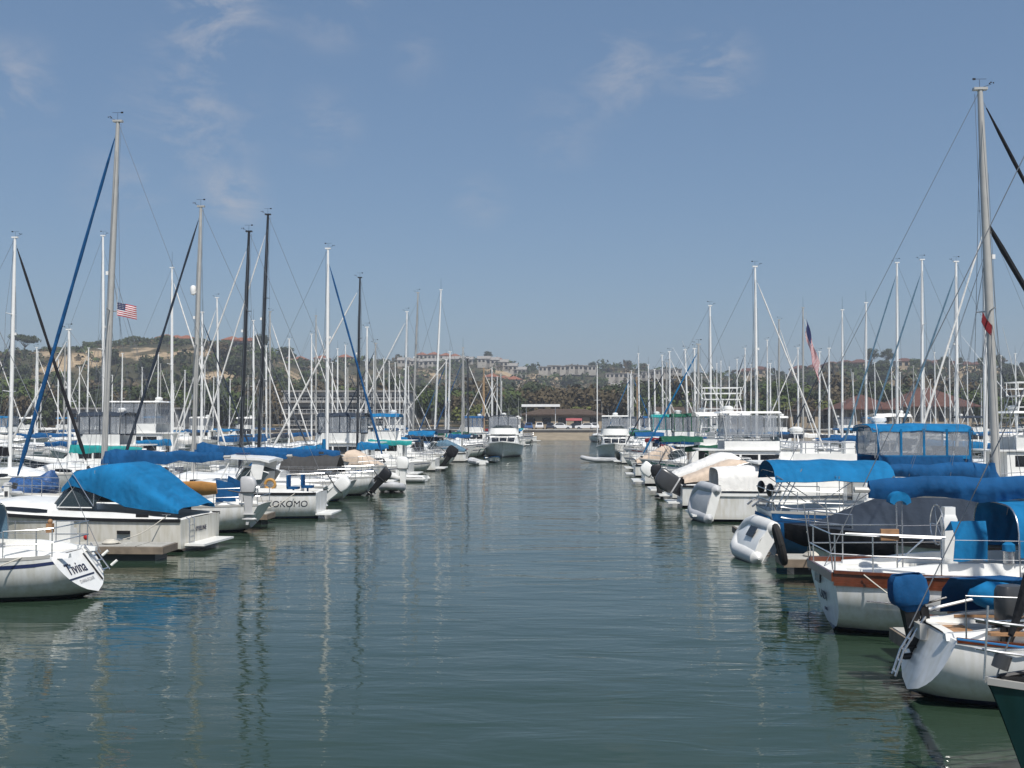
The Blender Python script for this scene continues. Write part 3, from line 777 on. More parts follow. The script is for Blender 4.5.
    if tower:
        a = MB(); zz = top + .9
        for sd in (1, -1):
            for xx, xt in ((bx0, bx0 + .5), (bx1, bx1 - .5), ((bx0 + bx1) / 2, (bx0 + bx1) / 2)): a.tube([(xx, sd * cw, zt + .6), (xt, sd * cw * .5, zz)], .03, 5)
            for f in (.25, .5, .75, 1): a.tube([(lerp(bx0, bx0 + .5, f), sd * cw * lerp(1, .5, f), lerp(zt + .6, zz, f)), (lerp(bx1, bx1 - .5, f), sd * cw * lerp(1, .5, f), lerp(zt + .6, zz, f))], .022, 5)
            a.tube([(bx0 + .5, sd * cw * .5, zz), (bx0 - 1.2, sd * cw * 2.1, zz + 3.5)], [.025, .008], 4)
        for f in (.5, 1): 
            for xx, xt in ((bx0, bx0 + .5), (bx1, bx1 - .5)): a.tube([(lerp(xx, xt, f), cw * lerp(1, .5, f), lerp(zt + .6, zz, f)), (lerp(xx, xt, f), -cw * lerp(1, .5, f), lerp(zt + .6, zz, f))], .022, 5)
        for z2 in (.4, .75):
            a.tube([(bx0 + .3, cw * .55, zz + z2), (bx1 - .3, cw * .55, zz + z2), (bx1 - .3, -cw * .55, zz + z2), (bx0 + .3, -cw * .55, zz + z2), (bx0 + .3, cw * .55, zz + z2)], .022, 5)
        a.box(((bx0 + bx1) / 2, 0, zz + .02), (bx1 - bx0 - .7, cw * 1.1, .05))
        for sx in (bx0 + .4, bx1 - .4):
            for sd in (1, -1): a.tube([(sx, sd * cw * .55, zz), (sx, sd * cw * .55, zz + .75)], .022, 5)
        a.build('tuna_tower', mwhite, root)
    rails(root, H, stern=False, lines=False, bow=True, r=.018, post_n=4, hgt=.7)
    a = MB()
    for sd in (1, -1):
        def P(t, z): p = H.pt(t, 0, sd); return (p.x, p.y * .96, p.z + z)
        ts = [.5, .58, .66, .75, .84]; a.tube([P(t, .75) for t in ts], .016, 4)
        for t in ts: a.tube([P(t, -.02), P(t, .75)], .014, 4)
    a.build('side_rail', steel, root)
    MB().box((-.35, 0, .22), (.7, B * .74, .07)).build('swim_platform', gel, root)
    if aft_enc:
        a = MB(); a.grid([[p + wob(p, 1.5, .02) for p in arch(lerp(.3, x0 + .05, i / 5), B * .4, fs + .1, lerp(zd + .9, zt - .03, i / 5), 12, .45)] for i in range(6)], .015); a.build('cockpit_cover', aft_enc, root, ang=60)
    return root, H
def express(loc, rz, L, label, B=None, hull=h_white, canvas=cv_blue, cover=True, stripe=None, detail=1, group=None, fs=.85, fb=1.25, name='motor_cruiser', cat='motor cruiser', outb=0, hard=False, arch_on=False, tall=1.0, kind='power', tw=.9):
    """low cruiser: raised foredeck, raked windscreen, canvas over the cockpit"""
    B = B or L * .34; H = Hull(L, B, fs, fb, .5, tw, .45, 2.4, kind, 1.2, 0, 0, .03, -.25)
    root = thing(name, label, cat, loc, rz, group)
    H.build(root, hull, None, 16, 10); H.deck(root, nonskid, (.03, .42, .78, .55))
    H.strip(-.07, .03, .03, n=14).build('rub_rail', black if detail else gel, root)
    if stripe: H.band(.14, .26).build('stripe', stripe, root)
    H.trunk(root, gel, .43, .86, .74, .38, .55, 'foredeck_cabin')
    H.trunk_win(root, .46, .64, .2, .55)
    coaming(root, H, .02, .45, .84, .22, gel)
    zs = H.s(.4) + .36; w = B * .36; xs = L * .43
    ring = [(xs - L * .12, w * 1.04), (xs, w), (xs + .35, w * .8), (xs + .5, w * .35), (xs + .5, -w * .35), (xs + .35, -w * .8), (xs, -w), (xs - L * .12, -w * 1.04)]
    rt = [(x - .55 + (.2 if abs(y) > w else 0), y * .9, zs + .62 - (.22 if abs(y) > w else 0)) for x, y in ring]
    a = MB(); a.grid([[(x, y, zs - .1) for x, y in ring], rt], .012); ws = a.build('windscreen', glass, root, ang=60)
    a = MB(); a.tube([Vector(p) for p in rt], .022, 5); a.tube([(x, y, zs - .09) for x, y in ring], .02, 5)
    for i in range(1, 7): a.tube([(ring[i][0], ring[i][1], zs - .1), rt[i]], .018, 4)
    a.build('frame', mwhite, ws)
    if cover:
        a = MB(); rows = []
        zt = zs + .62 + .28 * tall
        for i in range(9):
            u = i / 8; x = lerp(xs - .55, .1, u); z1 = lerp(zt, fs + .28, max(0, (u - .28) / .72) ** 1.1) if u > .28 else lerp(zs + .62, zt, min(1, u / .15))
            z0 = lerp(zs + .05, fs + .1, u); rows.append([p + wob(p, 1.3, .045) for p in arch(x, w * lerp(.95, 1.08, u), min(z0, z1 - .1), z1, 14, .45)])
        a.grid(rows, .012); a.build('cockpit_cover', canvas, root, ang=60)
    elif canvas: bimini(root, L * .12, L * .38, w, zs + 1.05, canvas, zs - .2)
    if hard:
        MB().box((L * .3, 0, zs + 1.35), (L * .24, w * 1.9, .09), taper=.95).build('hardtop', gel, root)
        a = MB()
        for sx in (L * .2, L * .4):
            for sd in (1, -1): a.tube([(sx, sd * w, zs - .2), (sx, sd * w * .9, zs + 1.33)], .028, 5)
        a.build('post', mwhite, root)
    if arch_on:
        a = MB(); a.loft([[p + Vector((dx, 0, dz)) for dx, dz in ((-.16, 0), (.16, 0), (.16, .09), (-.16, .09))] for p in arch(L * .14, w * 1.12, zs - .3, zs + 1.35, 12, .5, -.25)], ring=True); a.build('radar_arch', gel, root)
    rails(root, H, stern=False, lines=False, bow=True, r=.016, post_n=4, hgt=.5)
    MB().box((-.3, 0, .2), (.65, B * .7, .06)).build('swim_platform', gel, root)
    for k in range(outb):
        y = (k - (outb - 1) / 2) * .6
        outboard((0, 0, 0), 0, 'x', s=1.2) if False else None
    return root, H
def rot_pts(mb, M): mb.v = [tuple(M @ Vector(p)) for p in mb.v]; return mb
# ------------------------------------------------------------------ water, ground, hills
def noise_tex(t, co, scale, detail=5, vec=(1, 1, 1)):
    m = t.nodes.new('ShaderNodeMapping'); m.inputs['Scale'].default_value = vec; n = t.nodes.new('ShaderNodeTexNoise')
    n.inputs['Scale'].default_value = scale; n.inputs['Detail'].default_value = detail
    t.links.new(co.outputs['Object'], m.inputs[0]); t.links.new(m.outputs[0], n.inputs[0]); return n
def water_mat():
    m = bpy.data.materials.new('harbour_water'); m.use_nodes = True; t = m.node_tree; b = t.nodes['Principled BSDF']
    b.inputs['IOR'].default_value = 1.33; b.inputs['Roughness'].default_value = .035
    co = t.nodes.new('ShaderNodeTexCoord')
    n = noise_tex(t, co, .06, 4, (1, .5, 1)); r = t.nodes.new('ShaderNodeValToRGB')
    r.color_ramp.elements[0].color = (.019, .037, .022, 1); r.color_ramp.elements[1].color = (.026, .049, .031, 1)
    t.links.new(n.outputs['Fac'], r.inputs[0]); t.links.new(r.outputs[0], b.inputs['Base Color'])
    a = noise_tex(t, co, 1.0, 3, (.42, 1.25, 1)); c = noise_tex(t, co, 1.0, 3, (1.6, 4.2, 1)); d = noise_tex(t, co, .28, 2, (.6, 1, 1))
    a.inputs['Distortion'].default_value = .6; c.inputs['Distortion'].default_value = .4
    # wind comes in cat's-paws: patches of livelier ripples
    g = noise_tex(t, co, .045, 3, (.6, 1, 1)); gr = t.nodes.new('ShaderNodeMapRange'); gr.inputs['From Min'].default_value = .35; gr.inputs['From Max'].default_value = .65
    gr.inputs['To Min'].default_value = .55; gr.inputs['To Max'].default_value = 1.15; t.links.new(g.outputs['Fac'], gr.inputs[0])
    def mul(x, k):
        q = t.nodes.new('ShaderNodeMath'); q.operation = 'MULTIPLY'; t.links.new(x, q.inputs[0])
        if isinstance(k, float): q.inputs[1].default_value = k
        else: t.links.new(k, q.inputs[1])
        return q.outputs[0]
    def add(x, y):
        q = t.nodes.new('ShaderNodeMath'); q.operation = 'ADD'; t.links.new(x, q.inputs[0]); t.links.new(y, q.inputs[1]); return q.outputs[0]
    h = add(mul(a.outputs['Fac'], 1.0), add(mul(c.outputs['Fac'], .22), mul(d.outputs['Fac'], 2.3)))
    h = mul(h, gr.outputs[0])
    # the far, open end of the channel has more wind on it than the berths near the camera
    sx = t.nodes.new('ShaderNodeSeparateXYZ'); t.links.new(co.outputs['Object'], sx.inputs[0])
    far = t.nodes.new('ShaderNodeMapRange'); far.inputs['From Min'].default_value = 70; far.inputs['From Max'].default_value = 190; far.inputs['To Min'].default_value = 1; far.inputs['To Max'].default_value = 3.2
    t.links.new(sx.outputs['Y'], far.inputs['Value']); h = mul(h, far.outputs[0])
    bp = t.nodes.new('ShaderNodeBump'); bp.inputs['Strength'].default_value = 1.0; bp.inputs['Distance'].default_value = WAVE
    t.links.new(h, bp.inputs['Height']); t.links.new(bp.outputs[0], b.inputs['Normal'])
    return m
WAVE = .034
a = MB(); a.grid([[(x, y, 0) for x in (-700, -200, 0, 200, 700)] for y in (-120, -20, 60, 140, 221)]); struct(a.build('water', water_mat(), smooth=False))
def ramp_mat(name, cols, scale=.05, detail=8, rough=.9, bump=.3, vec=(1, 1, 1)):
    m = bpy.data.materials.new(name); m.use_nodes = True; t = m.node_tree; b = t.nodes['Principled BSDF']; b.inputs['Roughness'].default_value = rough; b.inputs['Specular IOR Level'].default_value = .2
    co = t.nodes.new('ShaderNodeTexCoord'); n = noise_tex(t, co, scale, detail, vec); n.inputs['Roughness'].default_value = .62
    r = t.nodes.new('ShaderNodeValToRGB'); els = r.color_ramp.elements
    while len(els) < len(cols): els.new(.5)
    for e, (p, c) in zip(els, cols): e.position = p; e.color = lin(c)
    t.links.new(n.outputs['Fac'], r.inputs[0]); t.links.new(r.outputs[0], b.inputs['Base Color'])
    bp = t.nodes.new('ShaderNodeBump'); bp.inputs['Strength'].default_value = bump; bp.inputs['Distance'].default_value = 1 / max(scale, .01) * .05
    t.links.new(n.outputs['Fac'], bp.inputs['Height']); t.links.new(bp.outputs[0], b.inputs['Normal']); return m
sand = ramp_mat('pale_shore_sand', [(.3, (.19, .16, .115)), (.7, (.29, .245, .18))], .6)
asphalt = ramp_mat('asphalt', [(.3, (.045, .045, .045)), (.7, (.075, .073, .07))], .8)
concrete = ramp_mat('dock_concrete', [(.3, (.30, .29, .26)), (.7, (.46, .45, .41))], 1.2)
t = concrete.node_tree; b = t.nodes['Principled BSDF']; src = b.inputs['Base Color'].links[0].from_socket     # joints between the dock's deck slabs, and drips and gull marks
co = t.nodes.new('ShaderNodeTexCoord'); sx = t.nodes.new('ShaderNodeSeparateXYZ'); t.links.new(co.outputs['Object'], sx.inputs[0])
jn = t.nodes.new('ShaderNodeMath'); jn.operation = 'PINGPONG'; jn.inputs[1].default_value = .6; t.links.new(sx.outputs['X'], jn.inputs[0])
jl = t.nodes.new('ShaderNodeMath'); jl.operation = 'LESS_THAN'; jl.inputs[1].default_value = .018; t.links.new(jn.outputs[0], jl.inputs[0])
jm = t.nodes.new('ShaderNodeMix'); jm.data_type = 'RGBA'; t.links.new(jl.outputs[0], jm.inputs['Factor']); t.links.new(src, jm.inputs['A']); jm.inputs['B'].default_value = (.10, .095, .085, 1)
gn = noise_tex(t, co, 7, 2); gl_ = t.nodes.new('ShaderNodeMath'); gl_.operation = 'GREATER_THAN'; gl_.inputs[1].default_value = .69; t.links.new(gn.outputs['Fac'], gl_.inputs[0])
gm = t.nodes.new('ShaderNodeMix'); gm.data_type = 'RGBA'; t.links.new(gl_.outputs[0], gm.inputs['Factor']); t.links.new(jm.outputs['Result'], gm.inputs['A']); gm.inputs['B'].default_value = (.66, .65, .6, 1); t.links.new(gm.outputs['Result'], b.inputs['Base Color'])
curbm = ramp_mat('kerb_concrete', [(.3, (.36, .35, .32)), (.7, (.5, .49, .46))], 1.2)
# beach slope and the land behind it
a = MB(); xs = [-700, -300, -120, -60, -30, -10, 10, 40, 90, 300, 700]
a.grid([[(x, 217 + .6 * math.sin(x * .13), -.6) for x in xs], [(x, 221 + .5 * math.sin(x * .2), .35) for x in xs], [(x, 226.5, 1.35) for x in xs], [(x, 227, 1.4) for x in xs]]); struct(a.build('beach', sand, ang=80))
a = MB(); a.grid([[(x, 227, 1.9), (x, 243, 2.0), (x, 262, 2.1)] for x in xs]); a.grid([[(x, 227, 1.3), (x, 227, 1.9)] for x in xs]); struct(a.build('car_park', asphalt, smooth=False))
a = MB(); a.box((0, 227.2, 1.98), (1400, .3, .22)); struct(a.build('kerb', curbm, smooth=False))
def SKY(px):
    pts = [(-400, 352), (0, 351), (45, 346), (90, 348), (140, 345), (215, 348), (250, 354), (285, 362), (340, 366), (380, 362), (430, 362), (480, 366), (530, 373), (600, 376), (660, 378), (720, 382), (780, 380), (840, 375), (900, 374), (980, 376), (1040, 379), (1500, 384)]
    for (a0, b0), (a1, b1) in zip(pts, pts[1:]):
        if a0 <= px <= a1: return lerp(b0, b1, sstep(0, 1, (px - a0) / (a1 - a0)))
    return 380
def D01(px):
    w = sstep(230, 420, px); r = sstep(620, 860, px)
    return lerp(lerp(400, 560, w), 470, r), lerp(lerp(600, 900, w), 720, r)
def terr(x, y):
    d = y; th = math.atan2(x, y) + YAW; px = 512 + FPX * math.tan(max(-1.2, min(1.2, th)))
    d0, d1 = D01(px); zr = 4 + (421 - SKY(px)) / FPX * d1
    q = sstep(d0, d1, d); base = 2.2 + 3 * sstep(262, d0, d)
    lump = mn.fractal(Vector((x * .012, y * .012, 3)), .9, 2.1, 5) * 7 * sstep(300, d0 + 60, d) * (1 - .75 * sstep(d1 - 40, d1 + 60, d))
    bench = .12 * math.sin(q * PI * 3)
    return base + (zr - base) * max(0, q + bench * q * (1 - q)) + lump
hillm = ramp_mat('hill_scrub_ground', [(.34, (.035, .037, .02)), (.50, (.062, .056, .03)), (.55, (.12, .095, .055)), (.60, (.34, .26, .165))], .022, 9)
# bare sandstone faces of the left bluff
PATCH = [(Vector((atY(px_, 420, Y_).x, Y_, 0)), r_ * .62) for px_, Y_, r_ in ((52, 540, 13), (70, 520, 9), (160, 535, 17), (178, 545, 12), (206, 540, 11), (112, 560, 9), (232, 560, 9), (30, 555, 8), (140, 555, 9), (300, 640, 9), (262, 590, 8))]
t = hillm.node_tree; b = t.nodes['Principled BSDF']; src = b.inputs['Base Color'].links[0].from_socket
co = t.nodes.new('ShaderNodeTexCoord'); pn = noise_tex(t, co, .09, 6); sn = noise_tex(t, co, .5, 5, (1, 1, 3))
fl_ = t.nodes.new('ShaderNodeVectorMath'); fl_.operation = 'MULTIPLY'; fl_.inputs[1].default_value = (1, 1, 0); t.links.new(co.outputs['Object'], fl_.inputs[0])
sr = t.nodes.new('ShaderNodeValToRGB'); sr.color_ramp.elements[0].position = .3; sr.color_ramp.elements[1].position = .7
sr.color_ramp.elements[0].color = (.24, .175, .105, 1); sr.color_ramp.elements[1].color = (.42, .33, .215, 1); t.links.new(sn.outputs['Fac'], sr.inputs[0])
for c_, r_ in PATCH:
    dm = t.nodes.new('ShaderNodeVectorMath'); dm.operation = 'DISTANCE'; dm.inputs[1].default_value = c_; t.links.new(fl_.outputs[0], dm.inputs[0])
    ma = t.nodes.new('ShaderNodeMath'); ma.operation = 'MULTIPLY_ADD'; ma.inputs[1].default_value = 40; t.links.new(pn.outputs['Fac'], ma.inputs[0]); t.links.new(dm.outputs['Value'], ma.inputs[2])
    ls_ = t.nodes.new('ShaderNodeMapRange'); ls_.inputs['From Min'].default_value = r_ + 22; ls_.inputs['From Max'].default_value = r_ + 17; t.links.new(ma.outputs[0], ls_.inputs['Value'])
    mm_ = t.nodes.new('ShaderNodeMix'); mm_.data_type = 'RGBA'; t.links.new(ls_.outputs[0], mm_.inputs['Factor']); t.links.new(src, mm_.inputs['A']); t.links.new(sr.outputs[0], mm_.inputs['B']); src = mm_.outputs['Result']
t.links.new(src, b.inputs['Base Color'])
def bare(x, y): return any((c_.x - x) ** 2 + (c_.y - y) ** 2 < (r_ * 1.0) ** 2 for c_, r_ in PATCH)
a = MB(); rows = []
ys = [258, 270, 285] + [300 + 14 * i for i in range(50)] + [1040, 1120, 1250, 1500]
for y in ys:
    row = []
    for i in range(111):
        f = lerp(-.75, .66, i / 110); x = y * f
        row.append((x, y, terr(x, y) if y < 1500 else terr(x * 1400 / y, 1400) - (y - 1500) * .004))
    rows.append(row)
a.grid(rows); struct(a.build('hill', hillm, ang=180))

# ------------------------------------------------------------------ trees and scrub
leafA = ramp_mat('dark_leaves', [(.35, (.022, .032, .016)), (.65, (.06, .075, .032))], .35)
leafB = ramp_mat('olive_leaves', [(.35, (.035, .055, .016)), (.65, (.085, .115, .035))], .35)
leafC = ramp_mat('brown_green_leaves', [(.35, (.06, .05, .028)), (.65, (.115, .09, .055))], .35)
leafD = ramp_mat('yellow_green_leaves', [(.35, (.07, .085, .022)), (.65, (.14, .15, .045))], .35)
bark = ramp_mat('tree_bark', [(.3, (.06, .045, .03)), (.7, (.12, .09, .065))], 2)
def leaf(mb, c, s, rng, out=(0, 0, .5)):
    """leaf spray; leaves of a clump face outwards from it, give or take"""
    n = (Vector(out).normalized() * 1.25 + Vector((rng.gauss(0, .5), rng.gauss(0, .5), rng.gauss(.25, .5)))).normalized(); u = n.orthogonal().normalized(); w = n.cross(u); a0 = rng.random() * 6.28
    u, w = u * math.cos(a0) + w * math.sin(a0), w * math.cos(a0) - u * math.sin(a0); c = Vector(c)
    mb.add([c + u * s, c + w * s * .62, c - u * s * .9, c - w * s * .62], [(0, 1, 2, 3)])
def tree(name, label, h, cw, lm, style, seed, group, leaves=1100):
    rng = random.Random(seed); t = thing(name, label, 'tree', (0, 0, 0), 0, group)
    a = MB(); th = h * (.30 if style == 'round' else .5); limbs = []
    a.tube([(0, 0, -.5), (.1, 0, th * .5), (rng.uniform(-.3, .3), rng.uniform(-.3, .3), th)], [h * .035, h * .028, h * .022], 7)
    n = 9 if style != 'pine' else 6
    for k in range(n):
        q = 2 * PI * k / n + rng.random(); rr = cw * .5 * rng.uniform(.35, .8); zz = th + (h - th) * rng.uniform(.15, .8)
        if style == 'flat': zz = h * rng.uniform(.72, .9)
        p = Vector((math.cos(q) * rr, math.sin(q) * rr, zz)); a.tube([(0, 0, th * .8), p * .5 + Vector((0, 0, th * .45)), p], [h * .016, h * .01, h * .004], 5); limbs.append(p)
    limbs += [Vector((rng.uniform(-.3, .3) * cw, rng.uniform(-.3, .3) * cw, h * rng.uniform(.7, .9))) for _ in range(6)] + [Vector((rng.uniform(-.36, .36) * cw, rng.uniform(-.36, .36) * cw, h * rng.uniform(.34, .6))) for _ in range(5)] * (style == 'round')
    a.build('trunk', bark, t)
    a = MB(); ls = max(.16, cw * .05)
    for i in range(leaves):
        p = rng.choice(limbs); rad = cw * .25 * (1 if style != 'flat' else 1.2); d = Vector((rng.gauss(0, 1), rng.gauss(0, 1), rng.gauss(0, 1))).normalized() * rad * (rng.random() ** .4)
        d.z *= .75 if style != 'flat' else .35
        leaf(a, p + d, ls * rng.uniform(.7, 1.5), rng, d)
    a.build('crown', lm, t, smooth=False); return t
PROTO = []
for (nm, lb, h, cw, lm, st, sd) in [
    ('broadleaf_tree', 'dark green broadleaf tree behind the far car park', 9, 9, leafA, 'round', 1), ('broadleaf_tree', 'olive green broadleaf tree behind the far car park', 8, 9, leafB, 'round', 2),
    ('broadleaf_tree', 'brownish leaved tree behind the far car park', 9, 10, leafC, 'round', 3), ('broadleaf_tree', 'yellow green bushy tree behind the far car park', 6, 8, leafD, 'round', 4),
    ('flat_topped_tree', 'dark flat topped tree standing alone on the left bluff', 9, 11, leafA, 'flat', 5), ('tall_pine', 'tall dark pine rising above the hillside', 13, 7, leafA, 'pine', 6)]:
    PROTO.append(tree(nm, lb, h, cw, lm, st, sd, None, 1700 if st == 'round' else 1000))
used_p = set()
def put_tree(k, px, Y, s=1.0, label=None, group=None, dz=0):
    x = atY(px, 420, Y).x; loc = (x, Y, terr(x, Y) - .2 + dz) if Y > 262 else (x, Y, 2.05)
    sca = (s * random.uniform(.85, 1.2), s * random.uniform(.85, 1.2), s * random.uniform(.85, 1.1))
    if k not in used_p:
        used_p.add(k); o = PROTO[k]; o.location = loc; o.rotation_euler = (0, 0, random.random() * 6); o.scale = sca
        if label: o['label'] = label
        if group: o['group'] = group
        return o
    return duplicate(PROTO[k], loc, random.random() * 6, sca, label, group)
put_tree(4, 24, 560, 1.15, 'dark flat topped tree standing alone on the left bluff')
GT = ['dark green broadleaf tree in the belt behind the far car park', 'olive green broadleaf tree in the belt behind the far car park', 'brownish leaved tree in the belt behind the far car park', 'yellow green bushy tree in the belt behind the far car park']
rng = random.Random(5)
px = -20
while px < 1060:
    for band in range(3):
        Y = (rng.uniform(268, 292), rng.uniform(296, 325), rng.uniform(330, 400))[band]
        k = rng.choice([0, 1, 2, 2, 1, 3] if band == 0 else [0, 0, 1, 2]); s = rng.uniform(.75, 1.1) * (1, 1.25, 1.45)[band]
        if 525 < px < 600 and band == 0: k = 2 if px < 575 else 3; s *= 1.0
        put_tree(k, px + rng.uniform(-9, 9), Y, s, GT[k], 'trees in the belt behind the far car park')
    px += 20
for (px, Y, k, s) in [(385, 520, 0, 1.9), (372, 500, 0, 1.5), (400, 560, 0, 1.5), (345, 560, 0, 1.3), (325, 540, 0, 1.2), (310, 560, 1, 1.2), (540, 640, 0, 1.4), (570, 700, 0, 1.3), (600, 740, 1, 1.2), (632, 640, 2, 1.3), (660, 620, 0, 1.4), (700, 600, 0, 1.3),
                      (738, 640, 0, 1.3), (780, 600, 0, 1.3), (810, 620, 1, 1.3), (840, 580, 0, 1.2), (880, 600, 0, 1.7), (930, 620, 0, 1.2), (975, 600, 0, 1.2), (1010, 640, 0, 1.3), (462, 620, 0, 1.3), (505, 660, 0, 1.5), (522, 560, 2, 1.4), (445, 560, 2, 1.4), (480, 540, 2, 1.4), (420, 520, 2, 1.3),
                      (430, 470, 1, 1.4), (560, 520, 2, 1.5), (590, 560, 2, 1.6), (615, 480, 1, 1.4), (650, 470, 0, 1.4), (690, 460, 1, 1.4), (730, 470, 2, 1.3), (770, 480, 0, 1.4), (820, 470, 1, 1.3), (870, 480, 0, 1.4), (920, 470, 1, 1.3), (960, 480, 0, 1.3), (1005, 470, 1, 1.4),
                      (100, 480, 0, 1.1), (60, 470, 1, 1.1), (150, 500, 0, 1.2), (190, 470, 1, 1.1), (235, 490, 0, 1.2), (270, 500, 1, 1.2), (20, 480, 0, 1.1), (300, 470, 0, 1.2), (110, 520, 0, 1.0), (220, 530, 2, 1.1), (260, 600, 0, 1.1), (285, 620, 0, 1.0)]:
    put_tree(k, px, Y, s, ['dark green tree growing on the hillside', 'olive green tree growing on the hillside', 'brownish tree growing on the hillside'][k], 'trees on the hillside')
for (px, Y, s) in [(488, 900, 1.0), (628, 930, 1.0), (645, 930, .8), (533, 920, .8), (720, 930, .8), (872, 720, 1.2), (888, 720, 1.3), (700, 930, .7), (610, 930, .7), (580, 930, .75), (1000, 720, .9)]:
    put_tree(5, px, Y, s, 'tall dark pine rising above the skyline of the hill', 'pines on the skyline')
rng2 = random.Random(21)
for i in range(64):
    px = rng2.uniform(395, 1040); d1 = D01(px)[1]; k = rng2.choice([0, 0, 0, 1]); Yc = d1 + rng2.uniform(-15, 25)
    put_tree(k, px, Yc, rng2.uniform(.5, .85), ['dark green tree growing on the crest of the hill', 'olive green tree growing on the crest of the hill'][k], 'trees on the crest')
# the wooded slopes: one mass of crowns from here
for lm, frac, sd in ((leafA, .45, 1), (leafB, .3, 2), (leafC, .25, 3)):
    a = MB(); rngw = random.Random(40 + sd)
    for i in range(int(2000 * frac)):
        px = rngw.uniform(-40, 1070); d0, d1 = D01(px); Y = rngw.uniform(d0 - 110, d1 - 30); x = atY(px, 420, Y).x
        if mn.noise(Vector((x * .02, Y * .02, 5))) < (-.22 if px > 255 else .08 if Y > d0 - 30 else -.1): continue
        if bare(x, Y) or bare(x, Y + 9): continue
        z = terr(x, Y); s = rngw.uniform(2.6, 5.5); hh = rngw.uniform(1.5, 4)
        for k in range(26):
            d = Vector((rngw.gauss(0, 1), rngw.gauss(0, 1), rngw.gauss(.2, .7))).normalized() * s * rngw.random() ** .35; d.z *= .75
            leaf(a, (x + d.x, Y + d.y, z + hh + d.z), s * .27 * rngw.uniform(.7, 1.4), rngw, d)
    struct(a.build('hillside_wood', lm, smooth=False), 'stuff')
# hedge row along the left bluff's rim, and scrub over the slopes
a = MB(); rng = random.Random(9); scr = []
for lm, frac in ((leafA, .5), (leafB, .3), (leafC, .2)):
    a = MB()
    for i in range(int(5200 * frac)):
        px = rng.uniform(-40, 1070); d0, d1 = D01(px); Y = rng.uniform(d0 - 120, d1 + 30)
        x = atY(px, 420, Y).x
        if 60 < px < 330 and mn.noise(Vector((x * .03, Y * .03, 0))) > .04 and Y < d1 - 25: continue
        if bare(x, Y) and rng.random() < .7: continue
        z = terr(x, Y); s = rng.uniform(1.2, 3.2)
        for k in range(13):
            d = Vector((rng.gauss(0, 1), rng.gauss(0, 1), rng.gauss(0, .6))).normalized() * s * rng.random() ** .5
            leaf(a, (x + d.x, Y + d.y, z + abs(d.z) * .8 + .2), s * .36 * rng.uniform(.7, 1.4), rng, (d.x, d.y, abs(d.z) + .3))
    struct(a.build('hillside_scrub', lm, smooth=False), 'stuff')
t = thing('hedge', 'long dark clipped hedge along the rim of the left bluff', 'hedge', (0, 0, 0))
a = MB()
for i in range(5200):
    px = rng.uniform(82, 232); Y = 606 + rng.uniform(-4, 4); x = atY(px, 420, Y).x; leaf(a, (x, Y, terr(x, Y) + rng.uniform(-1, 5.2 + .8 * math.sin(px * .2))), rng.uniform(.5, 1), rng, (0, -1, .6))
a.build('foliage', leafA, t, smooth=False)
a = MB()
for i in range(26):
    x = atY(84 + i * 5.8, 420, 606).x; z = terr(x, 606); a.tube([(x, 606, z - 1), (x + .2, 606, z + 3.5)], [.18, .08], 5)
a.build('stem', bark, t)

# ------------------------------------------------------------------ buildings
wall_w = ramp_mat('pale_render', [(.3, (.30, .28, .25)), (.7, (.42, .4, .36))], .3)
wall_t = ramp_mat('tan_render', [(.3, (.30, .24, .17)), (.7, (.40, .33, .24))], .3)
wall_g = ramp_mat('grey_render', [(.3, (.24, .24, .24)), (.7, (.33, .33, .32))], .3)
roof_r = ramp_mat('red_tile_roof', [(.3, (.19, .075, .045)), (.7, (.28, .12, .075))], 1.2)
roof_b = ramp_mat('brown_shingle_roof', [(.3, (.055, .04, .03)), (.7, (.10, .072, .055))], 1.2)
roof_m = ramp_mat('maroon_tile_roof', [(.3, (.085, .042, .034)), (.7, (.135, .07, .056))], 1.2)
roof_g = ramp_mat('grey_roof', [(.3, (.2, .19, .18)), (.7, (.32, .31, .29))], 1.2)
def building(name, label, cat, loc, rz, w, d, h, roof, wm, rm, storeys=1, nwin=4, group=None, over=.5, rh=2.2, flat=False, sign=None):
    t = thing(name, label, cat, loc, rz, group)
    MB().box((0, 0, h / 2 - 1.5), (w, d, h + 3)).build('wall', wm, t, smooth=False)
    a = MB(); W, D = w / 2 + over, d / 2 + over
    if roof == 'hip':
        r = min(W, D) * .95
        a.add([(-W, -D, h), (W, -D, h), (W, D, h), (-W, D, h), (-W + r, 0, h + rh), (W - r, 0, h + rh), (-W, -D, h - .25), (W, -D, h - .25), (W, D, h - .25), (-W, D, h - .25)],
              [(0, 1, 5, 4), (1, 2, 5), (2, 3, 4, 5), (3, 0, 4), (6, 7, 1, 0), (7, 8, 2, 1), (8, 9, 3, 2), (9, 6, 0, 3), (9, 8, 7, 6)])
    elif roof == 'gable':
        a.add([(-W, -D, h - .1), (W, -D, h - .1), (W, D, h - .1), (-W, D, h - .1), (-W, 0, h + rh), (W, 0, h + rh)], [(0, 1, 5, 4), (2, 3, 4, 5), (1, 2, 5), (3, 0, 4), (3, 2, 1, 0)])
    else: a.box((0, 0, h + .2), (2 * W, 2 * D, .4))
    a.build('roof', rm, t, smooth=False)
    for s in range(storeys):
        z = h * (s + .55) / storeys
        for i in range(nwin):
            x = lerp(-w / 2, w / 2, (i + .5) / nwin); MB().box((x, -d / 2 - .02, z), (w / nwin * .55, .1, h / storeys * .45)).build('window', dark, t, smooth=False)
    return t
def hz(px, Y): x = atY(px, 420, Y).x; return (x, Y, terr(x, Y))
hp = {}
